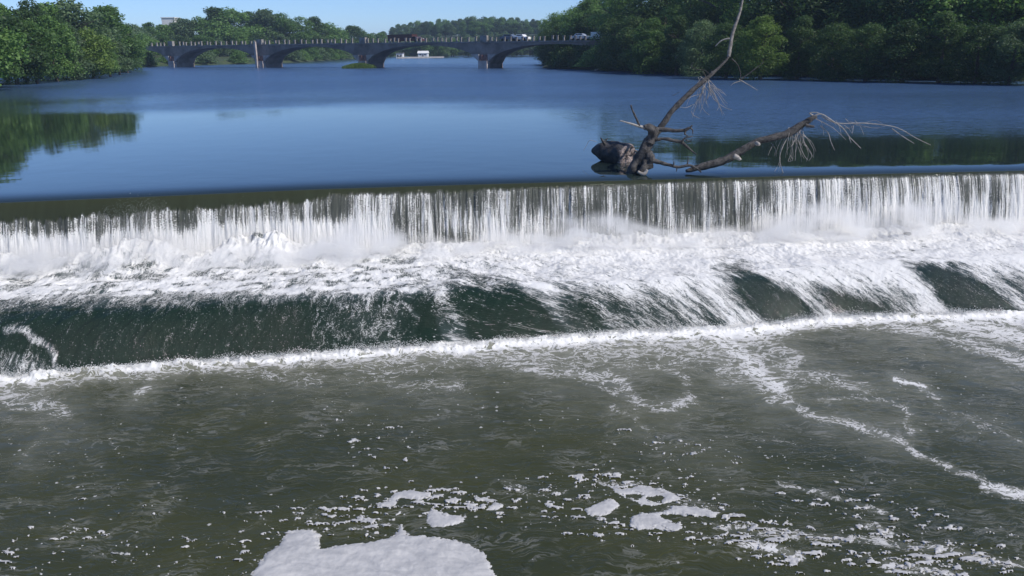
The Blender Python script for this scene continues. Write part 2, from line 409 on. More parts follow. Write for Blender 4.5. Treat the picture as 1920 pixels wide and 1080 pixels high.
# ================================================================== UPPER RIVER
def ext_x(lo, hi, st, LO, HI, big=2.0):
    return np.concatenate([np.arange(LO, lo, big), np.arange(lo, hi, st), np.arange(hi, HI+big, big)])
xs = ext_x(-26, 26, 0.12, -86, 66)
tv = np.concatenate([np.arange(0, 1.6, 0.05), np.geomspace(1.6, 1400, 150)])
XX, TT = np.meshgrid(xs, tv)
YY = Yc(XX)+TT
XX = XX*(1+np.clip(TT-40, 0, None)/160.0)      # the sheet widens upstream under the banks
ZZ = -0.10*np.exp(-(TT/0.45)) + 0.003*fbm(XX*0.7, YY*0.9, 3)*sstep(0.0, 3, TT)
cpx, cpy = to_px(XX, YY, 0*XX)
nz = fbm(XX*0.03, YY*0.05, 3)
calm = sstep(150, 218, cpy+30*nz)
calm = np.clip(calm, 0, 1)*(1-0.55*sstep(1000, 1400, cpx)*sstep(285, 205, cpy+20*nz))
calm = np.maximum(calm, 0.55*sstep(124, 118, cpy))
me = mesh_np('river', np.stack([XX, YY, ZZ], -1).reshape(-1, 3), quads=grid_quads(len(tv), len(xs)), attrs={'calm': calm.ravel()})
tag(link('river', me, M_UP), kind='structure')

# ================================================================== WATERFALL (upper fall)
xs = ext_x(-21, 21, 0.026, -86, 66, 1.0)
hs = np.concatenate([np.linspace(0, 0.35, 60, endpoint=False)**1.0, np.linspace(0.35, FH+0.1, 110)])
hs = np.concatenate([[0.0], np.geomspace(0.001, 0.05, 12), np.linspace(0.06, FH+0.1, 180)])
XX, HH = np.meshgrid(xs, hs)
Yl = Yc(XX)
# start of the drawn-down lip joins the river sheet
DD = drop_d(HH)
cpx, cpy = to_px(XX, Yl-DD, -0.10-HH)
lipx, _ = to_px(xs, Yc(xs), 0*xs)
onset = np.interp(lipx, [-200, 0, 250, 420, 600, 615, 800, 1100, 1300, 2200], [0.48, 0.46, 0.42, 0.30, 0.26, 0.10, 0.13, 0.06, 0.02, 0.0])
jag = 0.16*perlin(xs*2.6, xs*0)+0.12*perlin(xs*9, xs*0+3)+0.10*perlin(xs*26, xs*0+7)
onset = onset + jag*np.clip(onset*4, 0.15, 1)
on = onset[None, :]
dens = sstep(-0.02, 0.16, HH-on)*(0.60+0.20*perlin(XX*1.1, HH*0.7)+0.08*sstep(0.4, 1.6, HH))
left = sstep(760, 560, cpx)
dens = dens + left*sstep(0.75, 1.5, HH+0.22*fbm(XX*0.9, HH*0.8, 3))*0.45
dens = dens + 0.12*sstep(1300, 1700, cpx)*sstep(0.02, 0.2, HH)
white = sstep(-0.02, 0.16, HH-on)
push = white*(0.085*fbm(XX*5.0, HH*0.35, 3)+0.030*np.abs(perlin(XX*17, HH*0.6))+0.018*perlin(XX*34, HH*3.5)*sstep(0.3, 1, HH))
push += 0.10*perlin(XX*0.8, HH*0.3)*sstep(0.1, 1.0, HH)
YY = Yl-DD-push
ZZ = -0.10-HH+0.6*push*np.exp(-HH*3)
fc = np.stack([XX, HH, XX*0], -1)
me = mesh_np('waterfall', np.stack([XX, YY, ZZ], -1).reshape(-1, 3), quads=grid_quads(len(hs), len(xs), flip=True),
             attrs={'dens': np.clip(dens, 0, 1.3).ravel(), 'fc': fc.reshape(-1, 3)})
tag(link('waterfall', me, M_FALL), label='thin white curtain of water falling over the weir crest', kind='structure')

# ================================================================== RAPIDS (boil below the fall, then the second drop)
sp_px = [-200, 0, 60, 120, 190, 230, 290, 330, 400, 440, 480, 530, 570, 610, 640, 700, 760, 800, 860, 930, 980, 1040, 1100, 1170, 1240, 1330, 1420, 1500, 1580, 1640, 1720, 1800, 1930, 2100]
sp_py = [470, 478, 490, 480, 428, 420, 425, 452, 448, 425, 412, 410, 440, 452, 478, 480, 462, 452, 462, 458, 480, 455, 440, 420, 445, 440, 432, 452, 450, 432, 425, 418, 420, 420]
def ridge_z(X):
    Yp = Yc(X)-1.15
    px0 = to_px(X, Yp, 0*X-1.2)[0]
    y = np.interp(px0, sp_px, sp_py)
    out = np.empty_like(X)
    for i in range(len(X)): out[i] = at_y(px0[i], y[i], Yp[i])[2]
    return out
NB, NA = 190, 210
xs = ext_x(-21.5, 21.5, 0.034, -86, 66, 1.0)
rz = ridge_z(xs); rz = np.clip(rz, ZS+0.05, -0.2)
rz = rz*np.where(np.abs(xs) < 22, 1, 0)+np.where(np.abs(xs) < 22, 0, -1.2)
y0 = Yc(xs)-0.45; y1 = Ys(xs); y2 = Yf(xs)
tb = np.linspace(0, 1, NB)[:, None]; 
Yb = y0+(y1-y0)*tb
XB = np.broadcast_to(xs, Yb.shape)
v = (Yc(xs)-Yb)                                  # metres downstream of the crest
amp = (rz-(ZS))[None, :]
n1 = fbm(XB*0.9, v*0.9, 4, XB*0+2.2); n2 = np.abs(fbm(XB*2.2, v*2.2, 4, XB*0+5.1)); n3 = fbm(XB*8, v*3.2, 4, XB*0+9.0, rough=0.7)
bill = 1-2.2*n2
env = np.exp(-((v-1.10)/0.62)**2)
tail = np.exp(-np.clip(v-1.1, 0, 9)/0.9)
relx, _ = to_px(XB, Yb, XB*0+ZS)
mound = 0.30*amp*env*(0.8+0.5*n1+0.35*bill) + 0.5*amp*tail*(0.30+0.7*n1)*sstep(0.4, 1.1, v)
edge = sstep(0.0, 0.22, (Yb-y1))                 # flatter just before the sill
rough = 0.10*n1+0.12*(bill-0.5)*tail+0.085*n3*(0.35+tail)+0.05*np.abs(fbm(XB*13, v*13, 3, XB*0+3.3))*(0.4+tail)
ZB = ZS+mound+1.15*rough*(0.3+0.7*edge)+0.05*edge*n1
# second drop: smooth glassy face, s 0..1
ta = np.linspace(0, 1, NA)[1:, None]
L = y1-y2; 
YA = y1-L*ta
prof = 1-np.clip(ta, 0, 1); prof = 1-(1-prof)**1.0
zprof = ZS+(ZF-0.10-ZS)*(ta**1.55)
XA = np.broadcast_to(xs, YA.shape)
ZA = zprof+0*XA
vA = (Yc(xs)-YA)
nA = fbm(XA*0.8+vA*0.8, vA*0.5, 4, XA*0+2.2)
zb_end = ZB[-1]-ZS
ZA = ZA+zb_end[None, :]*np.exp(-ta*7)+0.10*nA*(1-ta)+0.025*fbm((XA+0.6*vA)*5, vA*1.2, 3)*sstep(0, .2, ta)
X2 = np.concatenate([XB, XA]); Y2 = np.concatenate([Yb, YA]); Z2 = np.concatenate([ZB, ZA]); V2 = np.concatenate([v, vA])
px, py = to_px(X2, Y2, Z2)
wx = px+22*fbm(X2*1.2, V2*1.2, 3); wy = py+14*fbm(X2*1.3+9, V2*1.3, 3)
# where foam covers the water, drawn over the surface as seen from above the dam
top = np.interp(wx, [-100, 0, 250, 500, 760, 900, 1300, 1900], [560, 556, 548, 545, 540, 545, 545, 520])
fld = fbm(X2*1.6+3, V2*2.4, 4, X2*0+1.7)
boilw = 0.70+0.80*fld+0.22*sstep(505, 455, wy)
d = np.where(wy < top, boilw, 0.0)
d = d*1.0 + np.where(wy >= top, boilw*np.exp(-(wy-top)/16.0), 0)
rightf = sstep(740, 860, wx)
d2 = 0.52+0.08*sstep(1050, 1250, wx)+0.24*sstep(570, 510, wy)+0.34*fbm(X2*1.1-0.9*V2, V2*0.5, 4)
for args in ((920, 590, 75, 42, 0.50, 35), (1000, 610, 70, 30, 0.42, 35), (1120, 600, 80, 30, 0.18, 20), (1230, 590, 60, 22, 0.14, 25), (1430, 555, 75, 24, 0.85, 38), (1490, 590, 60, 22, 0.55, 30), (1580, 570, 70, 16, 0.35, 28), (1660, 590, 50, 12, 0.2, 20), (1790, 535, 95, 26, 0.9, 36), (1850, 570, 60, 22, 0.6, 30), (1910, 530, 40, 20, 0.3, 30), (1330, 600, 40, 12, 0.2, 35), (60, 650, 1, 1, 0, 0)):
    cx, cy, rx, ry, st, an = args
    d2 = d2 - blob(wx, wy, cx, cy, rx*1.15, ry*1.15, st*1.05, an, 0.95)
d = np.maximum(d, d2*rightf*sstep(515, 535, wy+10)) if False else np.where(rightf > 0, np.maximum(d*(1-rightf)+rightf*np.maximum(np.maximum(d2, 0.20), boilw*sstep(530, 480, wy)), d*(1-rightf)), d)
# left face: faint lace
d = np.maximum(d, (1-rightf)*(0.17+0.10*fbm(X2*2+5, V2*1.5, 3)+0.16*sstep(430, 720, wx)))
d = np.maximum(d, (1-rightf)*0.50*np.exp(-(np.clip(wy-top, 0, None)/38.0)**2))
d = np.maximum(d, stroke(wx, wy, [(610, 555), (640, 575), (690, 560), (740, 550), (775, 590)], 12, 0.42))
d = np.maximum(d, stroke(wx, wy, [(10, 612), (45, 620), (90, 650), (110, 690)], 12, 0.55))
d = np.maximum(d, blob(wx, wy, 40, 690, 75, 40, 0.42))
tt_all = np.concatenate([np.broadcast_to(tb*0, XB.shape), np.broadcast_to(ta, XA.shape)])
d = np.maximum(d, 0.9*sstep(0.955, 1.0, tt_all))
shear = 0.9*sstep(560, 1300, px)
slen = np.cumsum(np.concatenate([np.zeros((1, X2.shape[1])), np.hypot(np.diff(Y2, axis=0), np.diff(np.concatenate([np.broadcast_to(ZS, ZB.shape), np.broadcast_to(zprof, XA.shape)]), axis=0))]), axis=0)
fc = np.stack([X2-shear*slen, slen, X2*0], -1)
me = mesh_np('rapids', np.stack([X2, Y2, Z2], -1).reshape(-1, 3), quads=grid_quads(X2.shape[0], X2.shape[1], flip=True),
             attrs={'dens': np.clip(d, 0, 1.3).ravel(), 'fc': fc.reshape(-1, 3)})
tag(link('rapids', me, M_RAP), label='foaming water boiling under the fall and sliding down the second step', kind='structure')
RAP = (xs, v, ZB, Yb)

# ================================================================== LOWER POOL
xs = ext_x(-15.5, 15.5, 0.032, -86, 66, 1.2)
sp = []
y = 0.0
while y < 13.2:
    sp.append(y); D = 20-y; y += 0.00009*max(D, 6)**2+0.004
sp = np.array(sp + list(np.geomspace(13.6, 90, 30)))
sp = np.concatenate([[-0.24, -0.18, -0.12, -0.09, -0.06, -0.03], sp])
XX, TT = np.meshgrid(xs, sp); YY = Yf(XX)-TT
px, py = to_px(XX, YY, XX*0+ZF)
wxn = 26*fbm(XX*0.8, YY*0.8, 4); wyn = 12*fbm(XX*0.8+7, YY*0.8+3, 4)
wx = px+wxn; wy = py+wyn
fy = np.interp(px, [-100, 0, 200, 450, 700, 900, 1000, 1200, 1330, 1420, 1500, 1600, 1750, 1980], [722, 715, 697, 680, 662, 650, 642, 628, 622, 618, 604, 598, 594, 588])
below = py-fy+wyn*0.8
band = np.interp(px, [-100, 150, 350, 600, 800, 1000, 1200, 1400, 1450, 1560, 1700, 1800, 2000], [42, 26, 20, 28, 40, 55, 80, 100, 60, 18, 22, 45, 70])
core = np.interp(px, [-100, 300, 600, 1000, 1400, 1700, 2000], [11, 8, 10, 17, 26, 10, 26])
dens = 0.95*np.exp(-(np.clip(below, 0, None)/core)**2)
dens = np.maximum(dens, 0.62*np.exp(-(np.clip(below, 0, None)/band)**2.0))
milk = 0.75*np.exp(-(np.clip(below, 0, None)/(band*1.15))**2.0)
milk = np.maximum(milk, np.maximum(blob(wx, wy, 1150, 685, 260, 50, 0.6), blob(wx, wy, 1420, 690, 130, 55, 0.7)))
S = lambda pts, wd, st: stroke(wx, wy, pts, wd, st)
for pts, wd, st in (
    ([(-20, 745), (60, 752), (110, 770)], 30, 0.50), ([(60, 780), (75, 815), (55, 845)], 16, 0.36), ([(0, 780), (40, 800)], 26, 0.30),
    ([(290, 690), (275, 715), (255, 738)], 16, 0.5), ([(430, 690), (520, 705), (600, 712)], 22, 0.42), ([(640, 690), (760, 715), (860, 725)], 28, 0.42),
    ([(900, 660), (1040, 690), (1150, 710), (1190, 745), (1250, 760)], 26, 0.52), ([(1250, 760), (1300, 745), (1285, 715), (1230, 690)], 18, 0.52),
    ([(1130, 730), (1190, 755), (1260, 768)], 10, 0.46),
    ([(1340, 630), (1385, 665), (1420, 700), (1455, 730)], 30, 0.70), ([(1455, 730), (1490, 765), (1560, 785), (1640, 812), (1690, 822)], 13, 0.55),
    ([(1440, 690), (1500, 705), (1560, 712), (1625, 728)], 18, 0.50), ([(1430, 640), (1470, 660), (1490, 680)], 22, 0.55),
    ([(1540, 750), (1600, 742), (1655, 745), (1700, 778), (1690, 798), (1715, 810)], 7, 0.45), ([(1480, 720), (1560, 728), (1640, 735)], 16, 0.33),
    ([(1690, 822), (1720, 850), (1790, 880), (1850, 900)], 13, 0.52), ([(1850, 915), (1890, 925), (1950, 935)], 16, 0.66),
    ([(1670, 712), (1710, 718), (1725, 728)], 8, 0.75), ([(1725, 728), (1760, 750)], 8, 0.50), ([(1750, 760), (1850, 800), (1920, 830)], 14, 0.36),
    ([(1640, 600), (1740, 625), (1830, 655), (1950, 690)], 24, 0.62), ([(1780, 605), (1860, 620), (1960, 640)], 26, 0.72), ([(1500, 612), (1600, 615), (1700, 612)], 8, 0.5),
    ([(1150, 765), (1190, 790), (1210, 805)], 9, 0.42), ([(1210, 805), (1290, 830), (1350, 850)], 20, 0.30), ([(1450, 820), (1500, 845), (1560, 860)], 16, 0.30),
    ([(1460, 905), (1540, 925), (1600, 945), (1660, 965)], 10, 0.50), ([(1620, 985), (1665, 1000)], 9, 0.6),
    ([(1350, 985), (1450, 1000), (1600, 1010), (1750, 1030), (1930, 1060)], 13, 0.52), ([(1400, 1020), (1470, 1035), (1500, 1045)], 14, 0.66), ([(1660, 1060), (1720, 1068), (1800, 1080)], 14, 0.58),
    ([(1130, 905), (1200, 905), (1300, 935), (1350, 960)], 11, 0.42), ([(560, 965), (640, 985), (680, 990)], 12, 0.40), ([(940, 905), (1000, 925), (1060, 920)], 11, 0.40),
    ([(20, 935), (80, 945)], 9, 0.42), ([(100, 985), (150, 990)], 7, 0.42), ([(480, 1060), (500, 1040)], 25, 0.36)):
    dens = np.maximum(dens, S(pts, wd*1.12, st)); milk = np.maximum(milk, S(pts, wd*2.4+8, st*0.8)) if max(q[1] for q in pts) < 860 else milk
dens = np.maximum(dens, np.maximum(blob(wx, wy, 1130, 682, 240, 42, 0.40), np.maximum(blob(wx, wy, 1410, 680, 100, 60, 0.52), blob(wx, wy, 760, 690, 180, 26, 0.40))))
dens = dens - blob(px, py, 1235, 725, 40, 26, 0.5)-blob(wx, wy, 1680, 660, 170, 30, 0.5, 8)-blob(wx, wy, 1510, 640, 40, 14, 0.3)
dens = np.clip(dens+0.05*fbm(XX*2, YY*2, 3), 0, 1.2)
speck = 0.04+0.22*fbm(XX*0.35+3, YY*0.35, 3)
for args in ((640, 770, 40, 70, 0.8, -35), (740, 820, 60, 25, 0.8, 10), (150, 880, 160, 60, 0.7, 10), (120, 1040, 160, 40, 0.9, 0), (220, 820, 30, 60, 0.6, 0), (430, 1040, 140, 45, 0.9, -10), (600, 975, 110, 35, 1.0, 0), (850, 960, 200, 40, 1.0, -8), (1000, 1000, 90, 50, 0.7, 0), (1250, 850, 160, 40, 0.6, 15),
             (1500, 1000, 260, 55, 1.1, 8), (1780, 1050, 220, 50, 1.1, 5), (1600, 900, 200, 40, 0.7, 20), (1780, 760, 150, 60, 0.6, 20), (960, 780, 200, 50, 0.3, 0), (1200, 930, 200, 60, 0.7, 0), (400, 720, 200, 30, 0.4, 0)):
    speck = speck+blob(wx, wy, *args[:4], args[4], args[5])
speck = np.clip(speck*(0.55+0.9*fbm(XX*1.4, YY*1.4, 3)), 0, 1.3)
ZZ = ZF+0.028*fbm(XX*0.7, YY*1.6, 4)+0.02*np.clip(dens, 0, 1)*np.abs(fbm(XX*7, YY*7, 3))
roll = np.exp(-(TT/0.20)**2)
ZZ = ZZ+roll*(0.10+0.13*fbm(XX*1.5, YY*1.5, 3)+0.20*np.abs(fbm(XX*6, YY*6, 4, rough=0.65)))-0.25*sstep(-0.05, -0.24, TT)
ZZ = ZZ+0.06*np.exp(-((TT-0.5)/0.5)**2)*fbm(XX*2.5, YY*2.5, 3)
me = mesh_np('lower_river', np.stack([XX, YY, ZZ], -1).reshape(-1, 3), quads=grid_quads(len(sp), len(xs), flip=True),
             attrs={'dens': dens.ravel(), 'speck': speck.ravel(), 'milk': np.clip(milk-0.3*blob(px, py, 1235, 725, 40, 26, 0.5), 0, 0.85).ravel()})
tag(link('lower_river', me, M_POOL), kind='structure')

# ================================================================== FLOATING FOAM RAFTS
def in_poly(x, y, P): return poly_sd(x, y, np.array(P))
def raft(name, polys, label, holes=(), wob=4.0, th=0.05, seed=0, res=0.012):
    W = [[at_z(px, py, ZF)[:2] for px, py in P] for P in polys]
    H = [[at_z(px, py, ZF)[:2] for px, py in P] for P in holes]
    allp = np.array([q for P in W for q in P]); x0, y0 = allp.min(0)-0.15; x1, y1 = allp.max(0)+0.15
    xs = np.arange(x0, x1, res); ys = np.arange(y0, y1, res*1.4); X, Y = np.meshgrid(xs, ys)
    k = wob*0.01
    xw = X+k*1.4*fbm(X*3+seed, Y*3, 4, rough=0.7)+0.06*fbm(X*13+seed, Y*15, 3, rough=0.7); yw = Y+k*1.4*fbm(X*3+seed+11, Y*3+5, 4, rough=0.7)+0.05*fbm(X*13+9, Y*15+seed, 3, rough=0.7)
    fray = 0.10*np.abs(fbm(X*10+seed, Y*13, 3, rough=0.6))+0.05*np.abs(perlin(X*32, Y*40+seed))
    s = np.full(X.shape, 1e9)
    for P in W: s = np.minimum(s, in_poly(xw, yw, P))
    for P in H: s = np.maximum(s, -in_poly(xw, yw, P))
    s = s + fray*np.exp(-np.clip(-s, 0, 1)/0.12) - 0.02
    prof = 1-np.exp(-np.clip(-s+0.012, 0, 1)/0.05)
    prof = 0.75*prof+0.25*np.sqrt(np.clip(-s, 0, 0.4)/0.4)
    Z = ZF-0.035+0.028*fbm(X*0.7, Y*1.6, 4)+(th+0.045)*prof*(0.85+0.35*fbm(X*2.2, Y*2.2+seed, 4))+0.004*np.abs(fbm(X*11, Y*11, 3))*prof
    keep = (s < 0.02); kq = keep[:-1, :-1] & keep[1:, :-1] & keep[:-1, 1:] & keep[1:, 1:]
    q = grid_quads(len(ys), len(xs), keep=kq)
    used = np.unique(q); mp = -np.ones(X.size, int); mp[used] = np.arange(len(used))
    me = mesh_np(name, np.stack([X, Y, Z], -1).reshape(-1, 3)[used], quads=mp[q])
    return tag(link(name, me, M_RAFT), label=label, cat='foam', kind='thing')
raft('foam_raft', [[(462, 1100), (470, 1075), (492, 1042), (520, 1022), (533, 1000), (560, 988), (592, 992), (606, 1004), (604, 1028), (628, 1024), (700, 1016), (736, 1004), (752, 978), (768, 1002), (820, 1008), (880, 1018), (912, 1040), (925, 1062), (945, 1110)]],
     'big smooth white foam raft at the bottom edge of the photo', wob=5, th=0.05, seed=1)
raft('foam_raft', [[(696, 945), (722, 938), (740, 922), (770, 916), (808, 922), (815, 932), (790, 938), (805, 950), (835, 962), (868, 966), (874, 976), (850, 988), (812, 992), (795, 984), (798, 966), (808, 952), (776, 938), (752, 936), (742, 950), (714, 954)]],
     'hook-shaped white foam patch just above the big foam raft', wob=4, th=0.04, seed=5)
raft('foam_raft', [[(905, 955), (925, 940), (952, 945), (940, 954), (918, 960)]], 'small pointed foam patch right of the hook-shaped one', wob=3, th=0.03, seed=9)
raft('foam_raft', [[(1092, 955), (1130, 938), (1146, 932), (1166, 950), (1140, 966), (1106, 972)], ],
     'pale foam patch on the left end of the torn foam cluster', wob=4, th=0.04, seed=13)
raft('foam_raft', [[(1180, 970), (1195, 960), (1240, 958), (1262, 946), (1300, 948), (1354, 962), (1340, 972), (1290, 968), (1276, 972), (1282, 992), (1266, 1000), (1230, 992), (1196, 996), (1180, 986)]],
     'long torn foam patch forming the lower part of the right cluster', holes=[[(1240, 968), (1275, 966), (1290, 974), (1262, 978)]], wob=5, th=0.04, seed=17)
raft('foam_raft', [[(1130, 905), (1170, 912), (1200, 908), (1245, 915), (1290, 935), (1262, 944), (1220, 952), (1196, 948), (1172, 938), (1150, 926)]],
     'thin greyish foam sheet above the torn foam patch', holes=[[(1215, 934), (1240, 932), (1235, 942)], [(1180, 930), (1200, 930), (1192, 936)]], wob=7, th=0.025, seed=21)
# flecks of foam: irregular little islands
def flecks():
    res = 0.0125
    xs = np.arange(-8.6, 9.2, res); ys = np.arange(9.5, 16.5, res*1.5); X, Y = np.meshgrid(xs, ys)
    px, py = to_px(X, Y, X*0+ZF)
    D = np.zeros(X.shape)
    areas = [(860, 940, 230, 32, .75, 0), (760, 935, 90, 22, .5, 0), (570, 980, 120, 24, .8, 0), (1010, 925, 120, 22, .8, 0), (1230, 995, 190, 28, .75, 5), (1480, 1010, 170, 24, 1.0, 8), (1720, 1045, 200, 28, 1.0, 8), (1450, 1045, 80, 18, .9, 10), (420, 1055, 120, 32, .55, 0), (150, 1045, 190, 36, .42, 0), (1640, 955, 170, 25, .7, 14), (120, 955, 170, 40, .25, 5), (1280, 840, 120, 24, .45, 10), (700, 810, 90, 40, .45, 40), (1180, 905, 150, 18, .8, 5), (1330, 960, 90, 22, .9, 20), (680, 985, 60, 20, .8, 0), (1660, 1000, 60, 14, .9, 5), (130, 1000, 100, 16, .6, 5)]
    for cx, cy, sx, sy, k, a in areas: D = np.maximum(D, blob(px, py, cx, cy, sx*1.25, sy*1.5, k, a))
    wx_ = X+0.10*fbm(X*2.5, Y*2.5, 3); wy_ = Y+0.08*fbm(X*2.5+8, Y*2.5, 3)
    n = 0.66*perlin(wx_*3.6, wy_*8.5)+0.5*perlin(wx_*8+4, wy_*19)+0.26*perlin(wx_*20, wy_*40)
    n2 = fbm(X*1.1+2, Y*1.6, 3)
    s = (0.68-0.62*D-0.26*n2)-n-np.where(D < 0.03, -1, 0)
    kq = (s < 0.04); kq = kq[:-1, :-1] & kq[1:, :-1] & kq[:-1, 1:] & kq[1:, 1:]
    Z = ZF-0.028+0.028*fbm(X*0.7, Y*1.6, 4)+0.055*(1-np.exp(-np.clip(-s+0.03, 0, 1)/0.07))
    q = grid_quads(len(ys), len(xs), keep=kq); used = np.unique(q); mp = -np.ones(X.size, int); mp[used] = np.arange(len(used))
    me = mesh_np('foam_flecks', np.stack([X, Y, Z], -1).reshape(-1, 3)[used], quads=mp[q])
    tag(link('foam_flecks', me, M_RAFT), label='small scattered white foam flecks drifting on the dark lower river', cat='foam', kind='stuff')
flecks()

# ================================================================== SPRAY DROPS
def drops(name, P, r, label):
    n = len(P); base = np.array([[0, 0, 1], [0.94, 0, -.33], [-.47, .82, -.33], [-.47, -.82, -.33]])
    ang = rng.uniform(0, 6.28, n); ca, sa = np.cos(ang), np.sin(ang)
    B = np.broadcast_to(base, (n, 4, 3)).copy(); bx = B[..., 0]*ca[:, None]-B[..., 1]*sa[:, None]; by = B[..., 0]*sa[:, None]+B[..., 1]*ca[:, None]
    B[..., 0] = bx; B[..., 1] = by
    B *= rng.uniform(0.7, 1.3, (n, 4, 1))
    V = (P[:, None, :]+B*r[:, None, None]).reshape(-1, 3)
    i = np.arange(n)[:, None, None]*4; T = (i+np.array([[0, 1, 2], [0, 2, 3], [0, 3, 1], [1, 3, 2]])[None]).reshape(-1, 3)
    me = mesh_np(name, V, tris=T)
    return tag(link(name, me, M_SPRAY), label=label, cat='spray', kind='stuff')
xs_, v_, ZB_, Yb_ = RAP
def rap_z(X, V):
    i = np.clip(np.searchsorted(xs_, X), 0, len(xs_)-1)
    yy = Yc(X)-V; y0 = Yb_[0, i]; y1 = Yb_[-1, i]
    k = np.clip(((yy-y0)/(y1-y0)*(NB-1)).astype(int), 0, NB-1); return ZB_[k, i]
n = 560000
X = rng.uniform(-20.5, 20.5, n); V = np.clip(rng.normal(1.15, 0.55, n), 0.45, 4.0)
am = (np.interp(X, xs_, rz)-ZS)
clump = sstep(-0.25, 0.6, fbm(X*0.8+4, V*0.8, 3))
keep = rng.uniform(0, 1, n) < 0.12+0.88*clump
X, V, am = X[keep], V[keep], am[keep]; n = len(X)
Z = rap_z(X, V)+(rng.beta(1.1, 2.6, n))*(0.16+np.minimum(am, 0.95)*(0.95+0.8*clump[keep]))+rng.normal(0, .02, n)
drops('spray', np.stack([X, Yc(X)-V, Z], -1), rng.uniform(0.002, 0.0075, n)*(1+0.6*(rng.uniform(0, 1, n) > .93)), 'white spray of droplets thrown up where the fall lands')
# foam crest beads along the foot of the second step
n = 26000
X = rng.uniform(-15, 15, n); T = rng.normal(0.02, 0.06, n)
Z = ZF+0.10+np.abs(rng.normal(0, 0.07, n))*(1+0.8*perlin(X*1.3, X*0))
drops('spray', np.stack([X, Yf(X)-T, Z], -1), rng.uniform(0.005, 0.014, n), 'line of white beads of foam along the foot of the second step')


# ------------------------------------------------------------------ mist hanging over the plunge
def mist():
    xx = np.linspace(-21, 21, 60); yy = Yc(xx); bq, aq = np.polyfit(xx, yy, 1)
    V = []; m = MB()
    y_ = lambda x, v: aq+bq*x-v
    for z in (ZS-0.1, ZS+1.75):
        for x, v in ((-21, 0.55), (21, 0.55), (21, 3.4), (-21, 3.4)): V.append((x, y_(x, v), z))
    m.add(V, [(0, 1, 2, 3), (7, 6, 5, 4), (0, 4, 5, 1), (1, 5, 6, 2), (2, 6, 7, 3), (3, 7, 4, 0)])
    mt = bpy.data.materials.new('water_mist'); mt.use_nodes = True; tt = NT.__new__(NT); tt.m = mt; tt.t = mt.node_tree
    tt.t.nodes.remove(tt.t.nodes['Principled BSDF']); out = tt.t.nodes['Material Output']
    p = tt.pos(); sp = tt.n('ShaderNodeSeparateXYZ', None, Vector=p)
    v = tt.math('SUBTRACT', tt.math('ADD', tt.math('MULTIPLY', sp.outputs[0], float(bq)), float(aq)), sp.outputs[1])
    hz = tt.math('SUBTRACT', sp.outputs[2], ZS)
    n = tt.noise(tt.vmul(p, (0.85, 1.1, 1.3)), 1.0, 3, 0.6, 0.3)
    big = tt.noise(tt.vmul(p, (0.22, 0.22, 0)), 1.0, 1, 0.5)
    top = tt.math('MULTIPLY', tt.step(big, 0.38, 0.62, 0.30, 1.15), 1.15)
    env = tt.math('MULTIPLY', tt.step(hz, tt.math('ADD', top, 0.15), 0.1), tt.math('MULTIPLY', tt.step(v, 0.6, 1.0), tt.step(v, 3.0, 1.3)))
    den = tt.math('MULTIPLY', tt.math('MULTIPLY', env, tt.step(n, 0.42, 0.62)), 6.5)
    pv = tt.n('ShaderNodeVolumePrincipled', None, Density=den)
    pv.inputs['Color'].default_value = (1.0, 0.995, 0.985, 1); pv.inputs['Anisotropy'].default_value = 0.1
    tt.t.links.new(pv.outputs[0], out.inputs['Volume'])
    o = m.build('mist', mt)
    tag(o, 'soft white mist hanging over the foot of the fall', 'mist', kind='stuff')
mist()
scene.cycles.volume_bounces = 6
scene.cycles.volume_step_rate = 1.0; scene.cycles.volume_max_steps = 256
# ================================================================== FOREST
def mat_leaf(name, a, b, trans=0.32, rnd=0.5):
    t = NT(name); oi = t.n('ShaderNodeObjectInfo').outputs['Random']; p = t.pos()
    big = t.noise(p, 0.35, 2, 0.5); la = t.attr('lv')
    f = t.math('ADD', t.math('MULTIPLY', oi, rnd), t.math('ADD', t.math('MULTIPLY', t.math('SUBTRACT', big, 0.5), 0.9), t.math('MULTIPLY', la, 0.45)))
    col = t.mix(t.step(f, 0.05, 0.95), c(*a), c(*b))
    t.p(Base_Color=col, Roughness=0.55)
    t.b.inputs['Specular IOR Level'].default_value = 0.3
    tr = t.n('ShaderNodeBsdfTranslucent', None, Color=t.mix(0.5, col, c(b[0]*1.5, b[1]*1.7, b[2]*0.8)))
    mx = t.n('ShaderNodeMixShader', None, i0=trans, i1=t.b.outputs[0], i2=tr.outputs[0])
    t.t.links.new(mx.outputs[0], t.out.inputs['Surface'])
    return t.m
LEAF = {'green': mat_leaf('leaf_green', (0.06, 0.115, 0.032), (0.17, 0.29, 0.075)),
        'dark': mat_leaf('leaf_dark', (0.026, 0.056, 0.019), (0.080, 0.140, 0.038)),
        'grey': mat_leaf('leaf_greyish', (0.07, 0.11, 0.055), (0.16, 0.24, 0.11)),
        'yellow': mat_leaf('leaf_yellow_green', (0.055, 0.105, 0.022), (0.16, 0.24, 0.05))}
WORD = {'green': 'mid-green', 'dark': 'dark green', 'grey': 'grey-green', 'yellow': 'yellow-green'}
M_BARK = simple('bark', (0.10, 0.08, 0.065), 0.9, 0.4, 6, 0.6, 0.05)
